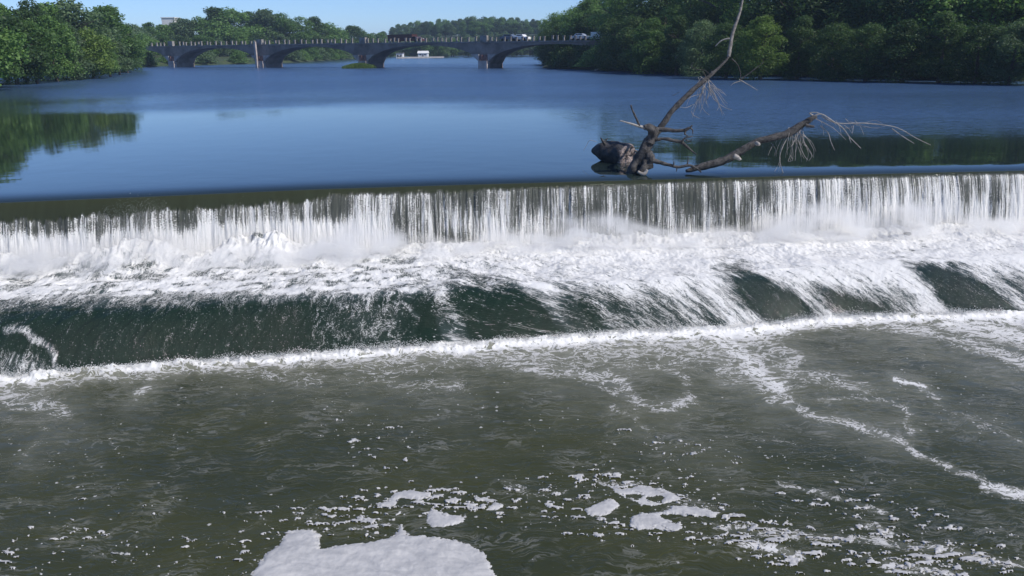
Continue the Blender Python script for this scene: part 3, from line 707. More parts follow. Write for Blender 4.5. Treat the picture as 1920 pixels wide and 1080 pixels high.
def crown_mesh(seed, H=13.0, Wd=5.0, low=0.12, n=9000, card=0.36, style='round'):
    r = np.random.default_rng(seed)
    nl = 46; C = []
    for i in range(nl):
        u = r.uniform(0, 1)
        if style == 'round': z = low+(1-low)*(0.05+0.85*u); ring = math.sin(math.pi*min(1, (0.16+0.84*u)))**0.6
        elif style == 'tall': z = low+(1-low)*(0.04+0.90*u); ring = 0.75*math.sin(math.pi*min(1, (0.25+0.72*u)))**0.5
        else: z = low+(1-low)*u*0.85; ring = (1-u)**0.45
        a = r.uniform(0, 6.28); rad = Wd*ring*r.uniform(0.25, 0.82)
        C.append((rad*math.cos(a), rad*math.sin(a), z*H, r.uniform(0.20, 0.37)*Wd*(1.15-0.35*u)))
    C.append((0, 0, H*0.86, Wd*0.28))
    C = np.array(C)
    w = C[:, 3]**2; idx = r.choice(len(C), n, p=w/w.sum())
    d = r.normal(size=(n, 3)); d[:, 2] += 0.25; d /= np.linalg.norm(d, axis=1)[:, None]
    sh = r.uniform(0.62, 1.10, n)+0.22*(r.uniform(0, 1, n) > .9)
    lump = 1+0.38*perlin(d[:, 0]*3+idx, d[:, 1]*3, d[:, 2]*3)
    P = C[idx, :3]+d*(C[idx, 3]*sh*lump)[:, None]*np.array([1.05, 1.05, 0.82])
    P[:, 2] = np.maximum(P[:, 2], 0.15)
    nn = d*0.7+r.normal(size=(n, 3))*0.55+np.array([0, 0, 0.25]); nn /= np.linalg.norm(nn, axis=1)[:, None]
    t1 = np.cross(nn, r.normal(size=(n, 3))); t1 /= np.linalg.norm(t1, axis=1)[:, None]; t2 = np.cross(nn, t1)
    s = card*r.uniform(0.5, 1.25, n)[:, None]
    V = np.stack([P-t1*s*.62, P-t2*s*.36+nn*s*.08, P+t1*s*.62, P+t2*s*.36+nn*s*.08], 1).reshape(-1, 3)
    lv = np.repeat(r.uniform(0, 1, n), 4)
    return mesh_np('crown', V, quads=np.arange(4*n).reshape(-1, 4), smooth=False, attrs={'lv': lv})
def trunk_mesh(seed, H, Wd):
    r = random.Random(seed); m = MB()
    top = (r.uniform(-.6, .6), r.uniform(-.6, .6), H*0.78)
    m.tube([(0, 0, -1.2), (r.uniform(-.15, .15), r.uniform(-.15, .15), H*.25), (top[0]*.5, top[1]*.5, H*.5), top], [H*.026, H*.02, H*.014, H*.005], 8, 0.1, seed)
    for k in range(7):
        a = r.uniform(0, 6.28); z = H*r.uniform(0.18, 0.6); L = Wd*r.uniform(0.5, 0.8)
        m.tube([(0, 0, z), (L*.5*math.cos(a), L*.5*math.sin(a), z+L*.35), (L*math.cos(a), L*math.sin(a), z+L*.55)], [H*.009, H*.006, H*.002], 6)
    me = bpy.data.meshes.new('trunk'); me.from_pydata(m.v, [], m.f); me.polygons.foreach_set('use_smooth', np.ones(len(me.polygons), dtype=bool)); me.update()
    me.materials.append(M_BARK); return me
PROTO = []
for i, (st, H, Wd, low) in enumerate((('round', 13, 5.2, .06), ('round', 13, 4.6, .10), ('tall', 15, 4.2, .08), ('round', 12, 5.6, .04), ('tall', 14, 4.6, .05), ('round', 13.5, 5.0, .08))):
    cm = {k: crown_mesh(40+i, H, Wd, low, 9500, 0.40, st) for k in LEAF} if i == 0 else None
    base = crown_mesh(40+i, H, Wd, low, 9500, 0.40, st); cm = {}
    for k in LEAF:
        q = base.copy(); q.materials.append(LEAF[k]); cm[k] = q
    PROTO.append((H, Wd, cm, trunk_mesh(60+i, H, Wd), st))
FINE = []
for i, (st, H, Wd, low) in enumerate((('round', 13, 5.2, .03), ('round', 13, 5.0, .04), ('tall', 15, 4.6, .03), ('round', 13, 5.4, .02))):
    base = crown_mesh(80+i, H, Wd, low, 17000, 0.27, st); cm = {}
    for k in ('green', 'dark', 'yellow', 'grey'):
        q = base.copy(); q.materials.append(LEAF[k]); cm[k] = q
    FINE.append((H, Wd, cm, trunk_mesh(90+i, H, Wd), st))
BUSH = []
for i in range(3):
    base = crown_mesh(120+i, 3.6, 3.0, 0.0, 4200, 0.27, 'bush'); cm = {}
    for k in LEAF:
        q = base.copy(); q.materials.append(LEAF[k]); cm[k] = q
    BUSH.append(cm)
def at_depth(px, Y):
    yh = 540-F*math.tan(TH)-(px-960)*math.tan(ROLL); q = at_y(px, yh, Y); return q[0], Y
used_labels = set()
def tree(x, y, H, kind, proto, label, group, wide=1.0, cat='tree', name='tree'):
    h0, w0, cm, tm, st = proto
    z = float(ground_h(np.array([x]), np.array([y]))[0])
    z = max(z, -0.1)
    o = empty(name, (x, y, z), random.uniform(0, 6.28)); s = H/h0; o.scale = (s*wide, s*wide, s)
    link('trunk', tm, None, o); link('crown', cm[kind], None, o)
    assert label not in used_labels or group == 'trees on the far shore', label
    used_labels.add(label)
    tag(o, label, cat, group); return o
def bush(x, y, H, kind, i, label, group):
    o = link('bush', BUSH[i][kind], None); z = max(float(ground_h(np.array([x]), np.array([y]))[0]), -0.05)
    o.location = (x, y, z-0.1); s = H/3.6; o.scale = (s*1.25, s*1.25, s); o.rotation_euler = (0, 0, random.uniform(0, 6.28))
    assert label not in used_labels, label; used_labels.add(label)
    tag(o, label, 'bush', group); return o
def crown_top(px, py, Y):      # height above water for a crown whose top shows at (px, py)
    return float(at_y(px, py, Y)[2])
ORD = 'first second third fourth fifth sixth seventh eighth ninth tenth eleventh twelfth thirteenth fourteenth fifteenth sixteenth seventeenth eighteenth nineteenth twentieth'.split()
def hword(h): return 'low' if h < 9 else 'mid-height' if h < 12.5 else 'tall' if h < 15.5 else 'very tall'
def row(spec, where, group, protos, order_from, maxo=20):
    for i, (px, Y, top, kind) in enumerate(spec):
        x, y = at_depth(px, Y); zt = crown_top(px, top, Y); zg = max(float(ground_h(np.array([x]), np.array([y]))[0]), 0)
        pr = protos[(i*5+3) % len(protos)] if len(protos) > 1 else protos[0]; H = (zt-zg)*1.0
        tree(x, y, H, kind, pr, f'{hword(H)} {WORD[kind]} tree, {ORD[i]} from {order_from} {where}', group, wide=random.uniform(1.15, 1.45)*(1.25 if Y > 280 else 1))
# left bank, front row along the water
row([(-75, 100, -20, 'green'), (-20, 112, 0, 'green'), (22, 122, 22, 'dark'), (60, 126, 30, 'green'), (98, 134, 22, 'green'), (135, 140, 45, 'grey'), (168, 146, 50, 'yellow'), (200, 154, 62, 'green'), (218, 166, 72, 'grey'), (234, 182, 84, 'green')],
    'in the left waterside row', 'trees on the left bank', PROTO, 'the left')
row([(-110, 118, -60, 'dark'), (-45, 128, -30, 'grey'), (5, 138, -2, 'green'), (38, 146, 8, 'dark'), (70, 150, -8, 'dark'), (100, 160, 6, 'green'), (140, 165, -4, 'grey'), (172, 172, 24, 'green'), (208, 182, 5, 'green'), (226, 190, 34, 'grey'), (238, 207, 50, 'green')],
    'in the left bank back row', 'trees on the left bank', PROTO, 'the left')
# behind the left half of the bridge
row([(270, 292, 62, 'green'), (305, 296, 58, 'green'), (340, 300, 66, 'dark'), (380, 305, 62, 'green'), (410, 310, 70, 'grey'), (450, 318, 60, 'green'), (490, 322, 62, 'dark'), (530, 330, 62, 'grey'), (565, 338, 58, 'green'), (600, 350, 64, 'dark')],
    'in front behind the left arches', 'trees behind the left arches', PROTO, 'the left')
row([(252, 300, 44, 'grey'), (282, 312, 38, 'green'), (312, 322, 44, 'green'), (345, 326, 30, 'grey'), (378, 330, 28, 'green'), (410, 335, 14, 'dark'), (432, 338, 14, 'green'), (470, 344, 16, 'green'), (500, 346, 14, 'grey'), (532, 350, 20, 'green'), (566, 356, 28, 'green'), (595, 362, 32, 'dark'), (618, 370, 42, 'green')],
    'at the back behind the left arches', 'trees behind the left arches', PROTO, 'the left')
row([(632, 400, 52, 'dark'), (648, 410, 54, 'green'), (664, 410, 46, 'dark'), (682, 430, 56, 'green'), (700, 440, 60, 'grey'), (716, 450, 62, 'green')],
    'in the low clump left of the gap', 'trees left of the far gap', PROTO, 'the left')
# far shore wood: crowns one can hardly tell apart
rr = random.Random(5)
for j, (Y, t0) in enumerate(((520, 14), (575, 6), (640, 0), (720, -2))):
    for px in np.arange(722, 1060, 17.5 - j*1.5):
        p = px+rr.uniform(-5, 5)
        prof = np.interp(p, [700, 730, 770, 820, 870, 920, 960, 1000, 1060], [64, 54, 42, 38, 34, 31, 34, 37, 40])
        topy = prof+t0*1.2+rr.uniform(-1, 3)
        if j == 0: topy = prof+rr.uniform(24, 34)
        x, y = at_depth(p, Y); zt = crown_top(p, topy, Y); zg = max(float(ground_h(np.array([x]), np.array([y]))[0]), 0)
        if zt-zg < 4: continue
        k = 'grey' if j == 0 else rr.choice(('dark', 'grey', 'green'))
        pr = rr.choice(PROTO); H = zt-zg
        tree(x, y, H, k, pr, 'small distant tree crown in the unbroken wood on the far shore beyond the bridge', 'trees on the far shore', wide=1.15*max(1, 14/H)**0.6)
for j, px in enumerate(np.arange(728, 1046, 10.5)):
    p = px+rr.uniform(-4, 4); Y = rr.uniform(418, 450); x, y = at_depth(p, Y)
    if 738 < p < 800: y += 12
    tree(x, y, rr.uniform(6, 9.5), ('green', 'grey', 'dark')[j % 3], PROTO[j % 6], 'small distant tree crown in the unbroken wood on the far shore beyond the bridge', 'trees on the far shore', wide=1.5)
# right bank
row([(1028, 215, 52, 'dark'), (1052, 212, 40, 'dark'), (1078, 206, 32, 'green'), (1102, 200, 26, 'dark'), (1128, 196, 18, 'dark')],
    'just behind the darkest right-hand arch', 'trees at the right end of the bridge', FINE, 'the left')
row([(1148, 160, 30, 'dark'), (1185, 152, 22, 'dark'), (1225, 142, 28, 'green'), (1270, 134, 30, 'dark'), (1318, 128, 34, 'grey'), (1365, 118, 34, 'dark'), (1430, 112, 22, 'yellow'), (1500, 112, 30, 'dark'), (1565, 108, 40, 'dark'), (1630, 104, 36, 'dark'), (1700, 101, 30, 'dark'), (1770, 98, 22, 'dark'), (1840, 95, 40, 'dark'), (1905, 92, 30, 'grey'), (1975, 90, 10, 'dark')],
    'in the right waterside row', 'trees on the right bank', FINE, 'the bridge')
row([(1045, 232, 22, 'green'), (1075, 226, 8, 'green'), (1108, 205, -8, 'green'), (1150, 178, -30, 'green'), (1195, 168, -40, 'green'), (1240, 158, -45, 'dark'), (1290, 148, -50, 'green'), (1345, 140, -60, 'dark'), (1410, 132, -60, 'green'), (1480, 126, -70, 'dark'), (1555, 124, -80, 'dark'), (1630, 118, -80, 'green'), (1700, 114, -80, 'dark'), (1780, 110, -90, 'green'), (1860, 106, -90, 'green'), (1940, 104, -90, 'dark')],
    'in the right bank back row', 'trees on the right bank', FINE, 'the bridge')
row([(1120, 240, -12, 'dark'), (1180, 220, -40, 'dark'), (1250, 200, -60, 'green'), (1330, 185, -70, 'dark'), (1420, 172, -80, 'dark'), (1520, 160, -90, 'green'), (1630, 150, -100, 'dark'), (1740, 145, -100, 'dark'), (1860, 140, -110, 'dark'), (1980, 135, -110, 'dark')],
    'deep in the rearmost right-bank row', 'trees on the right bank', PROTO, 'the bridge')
# bushes overhanging the water line
def shore_line(pts, n, H, kinds, where, group, jit=1.6, off=1.2):
    P = np.array(pts); seg = np.hypot(*np.diff(P, axis=0).T); L = np.concatenate([[0], np.cumsum(seg)])
    for k in range(n):
        t = (k+0.5)/n*L[-1]; x = np.interp(t, L, P[:, 0]); y = np.interp(t, L, P[:, 1])
        i = min(np.searchsorted(L, t), len(P)-1); dx, dy = P[i]-P[i-1]; q = math.hypot(dx, dy)
        nx, ny = dy/q, -dx/q
        s = poly_sd(np.array([x+nx]), np.array([y+ny]))[0]
        if s < 0: nx, ny = -nx, -ny
        kd = kinds[k % len(kinds)]; h = H*random.uniform(0.7, 1.25)
        bush(x+nx*(off+random.uniform(-.6, jit)), y+ny*(off+random.uniform(-.6, jit)), h, kd, k % 3,
             f'{"low" if h < H else "taller"} {WORD[kd]} bush, {ORD[k]} from the {"left" if "left" in where else "bridge"} along {where}', group)
shore_line(left_shore[2:9], 20, 4.0, ['green', 'grey', 'green', 'dark', 'green'], 'the waterline of the left bank', 'bushes on the left waterline')
shore_line(left_shore[8:13], 14, 4.5, ['green', 'grey', 'green'], 'the left waterline behind the bridge', 'bushes behind the bridge', off=2)
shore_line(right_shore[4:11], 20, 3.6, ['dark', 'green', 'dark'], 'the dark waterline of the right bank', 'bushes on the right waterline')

# ================================================================== BRIDGE
P0 = np.array([-95.6, 237.0]); DV = np.array([30.0, -16.33]); SP = float(np.linalg.norm(DV)); du = DV/SP; dn = np.array([du[1], -du[0]])
if dn[1] > 0: dn = -dn            # towards the camera
br = empty('arch_bridge', (0, 0, 0))
tag(br, 'long grey concrete bridge with low arches and posted parapet', 'bridge')
def T(u, v, z): q = P0+du*u-dn*v; return (q[0], q[1], z)      # u along, v depth away from camera
M_CON = simple('weathered_concrete', (0.24, 0.195, 0.17), 0.9, 0.35, 0.35, 0.4, 0.05)
M_PIER = simple('pier_concrete', (0.42, 0.36, 0.33), 0.85, 0.3, 0.8, 0.4, 0.05)
M_POST = simple('parapet_concrete', (0.25, 0.23, 0.21), 0.85, 0.3, 1.2, 0.3, 0.03)
M_BRICK = simple('rusty_brick', (0.20, 0.11, 0.09), 0.9, 0.4, 2.0, 0.4, 0.05)
W = 6.0; ZD0 = 5.32; U0, U1 = -2.2*SP, 4.9*SP
def deck_z(u): return ZD0+0.30*(1-((u-1.5*SP)/(3.7*SP))**2)
d = MB(); nseg = 60
for i in range(nseg):
    a, b = U0+(U1-U0)*i/nseg, U0+(U1-U0)*(i+1)/nseg
    za, zb = deck_z(a), deck_z(b)
    for (v0, v1, t0, t1) in ((-0.25, W+0.25, 0.05, 0.22),):
        d.add([T(a, v0, za), T(b, v0, zb), T(b, v1, zb), T(a, v1, za), T(a, v0, za+t1), T(b, v0, zb+t1), T(b, v1, zb+t1), T(a, v1, za+t1)], [(0, 3, 2, 1), (4, 5, 6, 7), (0, 1, 5, 4), (2, 3, 7, 6)])
d.build('deck', M_POST, br)
for k in range(-2, 5):
    uL, uR = k*SP+1.3, (k+1)*SP-1.3; z_s = 1.0; z_c = deck_z((uL+uR)/2)-0.36
    m = MB(); n = 36; us = np.linspace(uL, uR, n); mid = (uL+uR)/2; hw = (uR-uL)/2
    zz = [z_s+(z_c-z_s)*math.sqrt(max(0, 1-(abs((u-mid)/hw))**2.1)) for u in us]
    for i in range(n-1):
        a, b = us[i], us[i+1]; ta, tb_ = deck_z(a)-0.003, deck_z(b)-0.003
        m.add([T(a, 0, zz[i]), T(b, 0, zz[i+1]), T(b, 0, tb_), T(a, 0, ta)], [(0, 1, 2, 3)])
        m.add([T(a, W, zz[i]), T(b, W, zz[i+1]), T(b, W, tb_), T(a, W, ta)], [(3, 2, 1, 0)])
        m.add([T(a, 0, zz[i]), T(a, W, zz[i]), T(b, W, zz[i+1]), T(b, 0, zz[i+1])], [(0, 1, 2, 3)])
        # raised arch ring
        m.add([T(a, -0.12, zz[i]-0.02), T(b, -0.12, zz[i+1]-0.02), T(b, -0.12, zz[i+1]+0.22), T(a, -0.12, zz[i]+0.22), T(a, 0.02, zz[i]+0.22), T(b, 0.02, zz[i+1]+0.22), T(a, 0.02, zz[i]-0.02), T(b, 0.02, zz[i+1]-0.02)],
              [(0, 1, 2, 3), (3, 2, 5, 4), (6, 7, 1, 0)])
    m.build('arch', M_CON, br)
for k in range(-2, 6):
    u = k*SP; m = MB()
    tf = lambda x, y, z, u=u: T(u+x, y, z)
    m.box(-1.3, 1.3, 0.0, W, -4, deck_z(u)-0.003, tf)
    p_ = m.build('pier', M_CON, br)
    m = MB(); m.box(-1.15, 1.15, -1.1, -0.003, -4, 1.7, tf, 0.0); m.build('cutwater', M_PIER, p_)
    m = MB(); m.box(-0.95, -0.35, -0.7, -0.003, 1.7, 3.0, tf); m.box(0.35, 0.95, -0.7, -0.003, 1.7, 3.0, tf); m.box(-0.35, 0.35, -0.45, -0.003, 1.7, 2.9, tf)
    m.build('pilaster', M_BRICK, p_)
    m = MB()
    for s in (-1, 1):
        a = [(1.15*s, 1.5), (3.3*s, 3.1), (1.15*s, 3.1)]
        v = [tf(x, -0.75, z) for x, z in a]+[tf(x, -0.125, z) for x, z in a]
        m.add(v, [(0, 1, 2), (5, 4, 3), (0, 3, 4, 1), (1, 4, 5, 2), (2, 5, 3, 0)])
    m.build('bracket', M_PIER, p_)
    m = MB(); m.box(-0.9, 0.9, -0.55, 0.25, deck_z(u)+0.223, deck_z(u)+1.55, tf); m.build('parapet_block', M_POST, p_)
# posts of the near parapet, irregular groups with gaps, and a thin rail low between them
pr_ = random.Random(11); posts = []; u = U0+1
uvis0, uvis1 = -0.55*SP, 3.95*SP
u = uvis0
while u < uvis1:
    if min(abs(u-k*SP) for k in range(-1, 5)) > 1.3: posts.append(u)
    u += pr_.choice((1.15, 1.5, 1.5, 2.0, 2.2))
posts = posts[:99]
pm = MB(); pm.box(-0.17, 0.17, -0.17, 0.17, 0, 0.95); pm.box(-0.24, 0.24, -0.24, 0.24, 0.95, 1.1)
first = None
for i, u in enumerate(posts):
    if first is None: first = pm.build('post', M_POST, br); o = first
    else: o = first.copy(); COL.objects.link(o); o.parent = br
    o.location = T(u, 0.0, deck_z(u)+0.223); o.rotation_euler = (0, 0, math.atan2(du[1], du[0])); o.scale = (1, 1, pr_.uniform(0.82, 1.05))
m = MB()
for i in range(nseg):
    a, b = U0+(U1-U0)*i/nseg, U0+(U1-U0)*(i+1)/nseg
    m.add([T(a, -0.06, deck_z(a)+0.225), T(b, -0.06, deck_z(b)+0.225), T(b, -0.06, deck_z(b)+0.30), T(a, -0.06, deck_z(a)+0.30), T(a, 0.06, deck_z(a)+0.225), T(b, 0.06, deck_z(b)+0.225), T(b, 0.06, deck_z(b)+0.30), T(a, 0.06, deck_z(a)+0.30)], [(0, 1, 2, 3), (3, 2, 6, 7), (7, 6, 5, 4)])
m.build('kerb', M_CON, br)
m = MB(); u = 1.12*SP
m = MB()
tf = lambda x, y, z: T(SP+x, y, z)
m.box(-1.05, -0.45, -1.5, -1.05+0.003, -3, 6.6, tf); m.build('drain_shaft', M_PIER, br)

# vehicles on the bridge
M_GLASS = simple('car_glass', (0.02, 0.025, 0.03), 0.1, 0.1, 2, 0.0)
M_TYRE = simple('tyre_rubber', (0.02, 0.02, 0.02), 0.9, 0.1, 5, 0.1)
M_LAMP = simple('lamp_glass', (0.6, 0.6, 0.55), 0.2, 0.1, 5, 0)
def vehicle(u, v, paint, label, cat, L=4.5, Hh=1.45, box=False, name='parked_car'):
    z = deck_z(u)+0.225; q = T(u, v, z); o = empty(name, q, math.atan2(du[1], du[0]))
    prof = [(-.5, .28), (-.5, .62), (-.47, .66), (-.36, .68), (-.26, 1.0), (.12, 1.0), (.27, .68), (.46, .62), (.5, .5), (.5, .28)]
    if box: prof = [(-.5, .18), (-.5, 1.0), (.22, 1.0), (.22, .72), (.30, .72), (.40, .50), (.49, .46), (.5, .18)]
    m = MB(); n = len(prof); wv = 0.9 if not box else 1.15
    V = [(x*L, -wv*(0.86 if zz > .9 and not box else 1), zz*Hh) for x, zz in prof]+[(x*L, wv*(0.86 if zz > .9 and not box else 1), zz*Hh) for x, zz in prof]
    m.add(V, [tuple(range(n)), tuple(range(2*n-1, n-1, -1))]+[(i, n+i, n+(i+1) % n, (i+1) % n) for i in range(n)])
    m.build('body', paint, o)
    m = MB()
    if not box:
        for s in (-1, 1): m.box(-.24*L, .13*L, s*wv*.925-.02, s*wv*.925+.02, .70*Hh, .94*Hh)
    else:
        for s in (-1, 1): m.box(.23*L, .31*L, s*wv-.015, s*wv+.015, .50*Hh, .68*Hh)
    m.build('window', M_GLASS, o)
    for x in (-.32*L, .32*L):
        for s in (-1, 1):
            m = MB(); m.cyl((x, s*wv-0.1, .33), .33, .2, 14, 1); m.build('wheel', M_TYRE, o)
    m = MB(); m.box(L*.5, L*.5+.04, -.7, -.4, .42*Hh, .5*Hh); m.build('headlight', M_LAMP, o)
    m = MB(); m.box(L*.5, L*.5+.04, .4, .7, .42*Hh, .5*Hh); m.build('headlight', M_LAMP, o)
    tag(o, label, cat); return o
def u_at(px):      # distance along the bridge seen at px
    d0 = ray(px, 75); A = np.array([[d0[0], -du[0]], [d0[1], -du[1]]]); s = np.linalg.solve(A, P0); return float(s[1])
PW = simple('white_paint', (0.8, 0.8, 0.8), 0.3, 0.05, 1, 0); PR = simple('dark_red_paint', (0.07, 0.03, 0.028), 0.4, 0.1, 1, 0); PG = simple('grey_blue_paint', (0.12, 0.15, 0.20), 0.35, 0.1, 1, 0)
vehicle(u_at(950), 1.6, PG, 'grey-blue car crossing the bridge over the right-hand pier', 'car', 4.4, 1.5, name='car')
vehicle(u_at(972), 1.6, PW, 'small white car on the bridge just right of the grey-blue one', 'car', 3.6, 1.45, name='car')
vehicle(u_at(1084), 1.6, PW, 'white car near the right end of the bridge', 'car', 3.9, 1.45, name='car')
vehicle(u_at(1124), 1.6, PW, 'white van at the right end of the bridge beside the trees', 'van', 4.4, 1.7, True, name='van')
vehicle(u_at(748), 3.4, PR, 'long dark red truck on the bridge above the island pier', 'truck', 10.0, 1.9, True, name='truck')

# islet at the foot of the third pier
ix, iy = T(2*SP+0.6, -3.0, 0)[:2]
g = np.linspace(-1, 1, 60); IX, IY = np.meshgrid(g*4.6, g*2.6); rr_ = np.hypot(IX/4.4, IY/2.4)
IZ = 0.75*(1-rr_**1.6)-0.15+0.12*fbm(IX*1.2, IY*1.2, 3)
me = mesh_np('islet', np.stack([IX+ix, IY+iy, IZ], -1).reshape(-1, 3), quads=grid_quads(60, 60))
tag(link('islet', me, tg.m), kind='structure')
V = []; k = 0
n = 5000; rx = rng.normal(0, 1.7, n); ry = rng.normal(0, 0.9, n); hh = rng.uniform(.25, .7, n)
zz = 0.75*(1-np.hypot(rx/4.4, ry/2.4)**1.6)-0.1; kp = zz > -0.05; rx, ry, hh, zz = rx[kp], ry[kp], hh[kp], zz[kp]; n = len(rx); a = rng.uniform(0, 3.14, n)
B = np.stack([rx+ix, ry+iy, zz], -1); dx = np.stack([np.cos(a), np.sin(a), 0*a], -1)*0.06; tipd = np.stack([rng.normal(0, .12, n), rng.normal(0, .12, n), hh], -1)
me = mesh_np('grass', np.stack([B-dx, B+dx, B+tipd+dx*.3, B+tipd-dx*.3], 1).reshape(-1, 3), quads=np.arange(4*n).reshape(-1, 4), smooth=False, attrs={'lv': np.repeat(rng.uniform(0, 1, n), 4)})
tag(link('grass', me, LEAF['yellow']), label='green weeds covering the islet round the bridge pier', cat='grass', kind='stuff')

# ================================================================== FAR WHITE BUILDINGS, WALL
M_WH = simple('white_render', (0.75, 0.74, 0.72), 0.8, 0.06, 1, 0.1); M_RF = simple('grey_roof', (0.22, 0.21, 0.21), 0.8, 0.2, 2, 0.3); M_WIN = M_GLASS
def house(px, Y, wdt, hgt, label, gable=True, name='house', roofm=None, wallm=None, zoff=0.0, dep=6.0):
    x, y = at_depth(px, Y); z = max(float(ground_h(np.array([x]), np.array([y]))[0]), 0)+zoff
    o = empty(name, (x, y, z)); h = wdt/2
    m = MB(); m.box(-h, h, 0, dep, -2, hgt)
    m.build('wall', wallm or M_WH, o)
    m = MB()
    if gable: m.add([(-h-.3, -.3, hgt+.01), (h+.3, -.3, hgt+.01), (h+.3, dep+.3, hgt+.01), (-h-.3, dep+.3, hgt+.01), (-h-.3, dep/2, hgt+1.1), (h+.3, dep/2, hgt+1.1)], [(0, 1, 5, 4), (2, 3, 4, 5), (0, 4, 3), (1, 2, 5), (0, 3, 2, 1)])
    else: m.box(-h-.2, h+.2, -.2, dep+.2, hgt+.005, hgt+.35)
    m.build('roof', roofm or M_RF, o)
    for kx in (-.5, .5):
        m = MB(); m.box(kx*wdt/2-.35, kx*wdt/2+.35, -.05, -.002, hgt*.4, hgt*.75); m.build('window', M_GLASS, o)
    m = MB(); m.box(-.45, .45, -.06, -.003, 0, hgt*.62); m.build('door', M_RF, o)
    return tag(o, label, 'house')
house(748, 392, 3.0, 2.3, 'small white boathouse with a flat roof, left of the far white wall', False, zoff=-0.2)
house(792, 402, 4.6, 1.5, 'white gabled cottage on the far shore above the long white wall', True, zoff=0.6, roofm=M_WH)
m = MB(); a = np.array(at_depth(745, 388)); b = np.array(at_depth(832, 394)); dd = (b-a)/np.linalg.norm(b-a); nn = np.array([-dd[1], dd[0]])
v = []
for z in (-1.0, 0.62):
    for p_ in (a, b, b+nn*1.0, a+nn*1.0): v.append((p_[0], p_[1], z))
m.add(v, [(0, 3, 2, 1), (4, 5, 6, 7), (0, 1, 5, 4), (1, 2, 6, 5), (2, 3, 7, 6), (3, 0, 4, 7)])
tag(m.build('retaining_wall', simple('pale_concrete', (0.50, 0.46, 0.41), 0.9, 0.15, 0.5, 0.2)), 'long low pale retaining wall along the far waterline', 'wall')
house(322, 330, 5.0, 13.6, 'pale tall building just showing above the trees behind the bridge', False, name='building', roofm=M_WH)
# pale rocks along the shores
M_ROCK = simple('pale_rock', (0.38, 0.35, 0.32), 0.9, 0.3, 2.5, 0.6, 0.08); M_WETROCK = simple('wet_dark_rock', (0.05, 0.045, 0.04), 0.35, 0.4, 5, 0.6, 0.05)
def rock(px, py, z, s, label, mat=None, seed=0, el=1.4, name='rock', loc=None, group=None):
    r = np.random.default_rng(seed); nu, nv = 22, 14; U, V_ = np.meshgrid(np.linspace(0, 2*np.pi, nu, endpoint=False), np.linspace(0.02, np.pi-.02, nv))
    x = np.cos(U)*np.sin(V_); y = np.sin(U)*np.sin(V_); zz = np.cos(V_)
    k = 1+0.45*fbm(x*1.3+seed*3.1, y*1.3, 3, zz*1.3)
    loc = at_z(px, py, z) if loc is None else loc
    P = np.stack([x*k*s*el, y*k*s, zz*k*s*.6], -1).reshape(-1, 3)
    i = np.arange(nv-1)[:, None]*nu; j = np.arange(nu)[None]; q = np.stack([i+j, i+nu+j, i+nu+(j+1) % nu, i+(j+1) % nu], -1).reshape(-1, 4)
    me = mesh_np(name, P, quads=q); o = link(name, me, mat or M_ROCK); o.location = loc; return tag(o, label, 'rock', group)
rock(1166, 124.5, 0.2, 1.5, 'pale grey rock at the dark waterline near the right end of the bridge', seed=1, el=2.0)
rock(1184, 125, 0.15, 1.0, 'smaller pale rock right beside the grey rock under the right bank', seed=2, el=1.8)
rock(1124, 131.5, 0.05, 0.5, 'tiny pale rock in the water left of the right bank trees', seed=3, el=2.0)
rock(563, 111.5, 0.1, 2.0, 'left of the three pale rocks on the bank behind the second arch', seed=4, el=1.6)
rock(574, 111.5, 0.1, 1.7, 'middle of the three pale rocks on the bank behind the second arch', seed=5, el=1.6)
rock(583, 110.5, 0.1, 1.9, 'right of the three pale rocks on the bank behind the second arch', seed=6, el=1.6)
for i, (px_, py_, lab) in enumerate(((812, 468, 'dark wet rock in the spray at the foot of the fall, left of centre'), (950, 474, 'dark wet rock in the white water near the centre of the fall'), (1702, 436, 'dark wet rock in the spray under the right side of the fall'))):
    X0 = at_y(px_, py_, 24)[0]*1.0
    for _ in range(4): Yp = float(Yc(X0))-1.75; X0 = at_y(px_, py_, Yp)[0]
    q = at_y(px_, py_+2, Yp); rock(0, 0, 0, 0.11, lab, M_WETROCK, seed=20+i, el=1.3, loc=q)
# pale sand spit on the right bank
sx = [Wp(1440, 146), Wp(1560, 148), Wp(1680, 150), Wp(1800, 152)]

# ================================================================== DEAD TREE ON THE CREST
tw = NT('dead_wood'); tp = tw.pos(); s1 = tw.noise(tw.vmul(tp, (6, 6, 6)), 1.0, 5, 0.65, 0.8); s2 = tw.noise(tp, 26, 4, 0.6)
tw.p(Base_Color=tw.mix(tw.step(s1, 0.35, 0.65), c(0.028, 0.026, 0.026), c(0.105, 0.096, 0.089)), Roughness=0.85); tw.bump(tw.math('ADD', s1, tw.math('MULTIPLY', s2, 0.5)), 0.8, 0.05)
M_DEAD = tw.m
M_TWIG = simple('bleached_twig', (0.34, 0.31, 0.28), 0.8, 0.3, 8, 0.3)
M_UPPER = simple('weathered_grey_wood', (0.22, 0.20, 0.18), 0.85, 0.4, 7, 0.5)
M_CUT = simple('bleached_heartwood', (0.34, 0.275, 0.25), 0.85, 0.5, 4, 1.0, 0.12)
B0 = at_z(1190, 324, 0); YB = float(B0[1])
dt = empty('fallen_tree', tuple(B0)); tag(dt, 'bare grey dead tree stranded on the weir crest with long broken limbs', 'dead tree')
PXM = YB/F/math.cos(TH)*1.02      # metres per photo pixel there
def br_pts(pts, off0=0.0, off1=0.0):
    n = len(pts); return [tuple(at_y(px, py, YB+off0+(off1-off0)*i/max(1, n-1))-B0) for i, (px, py) in enumerate(pts)]
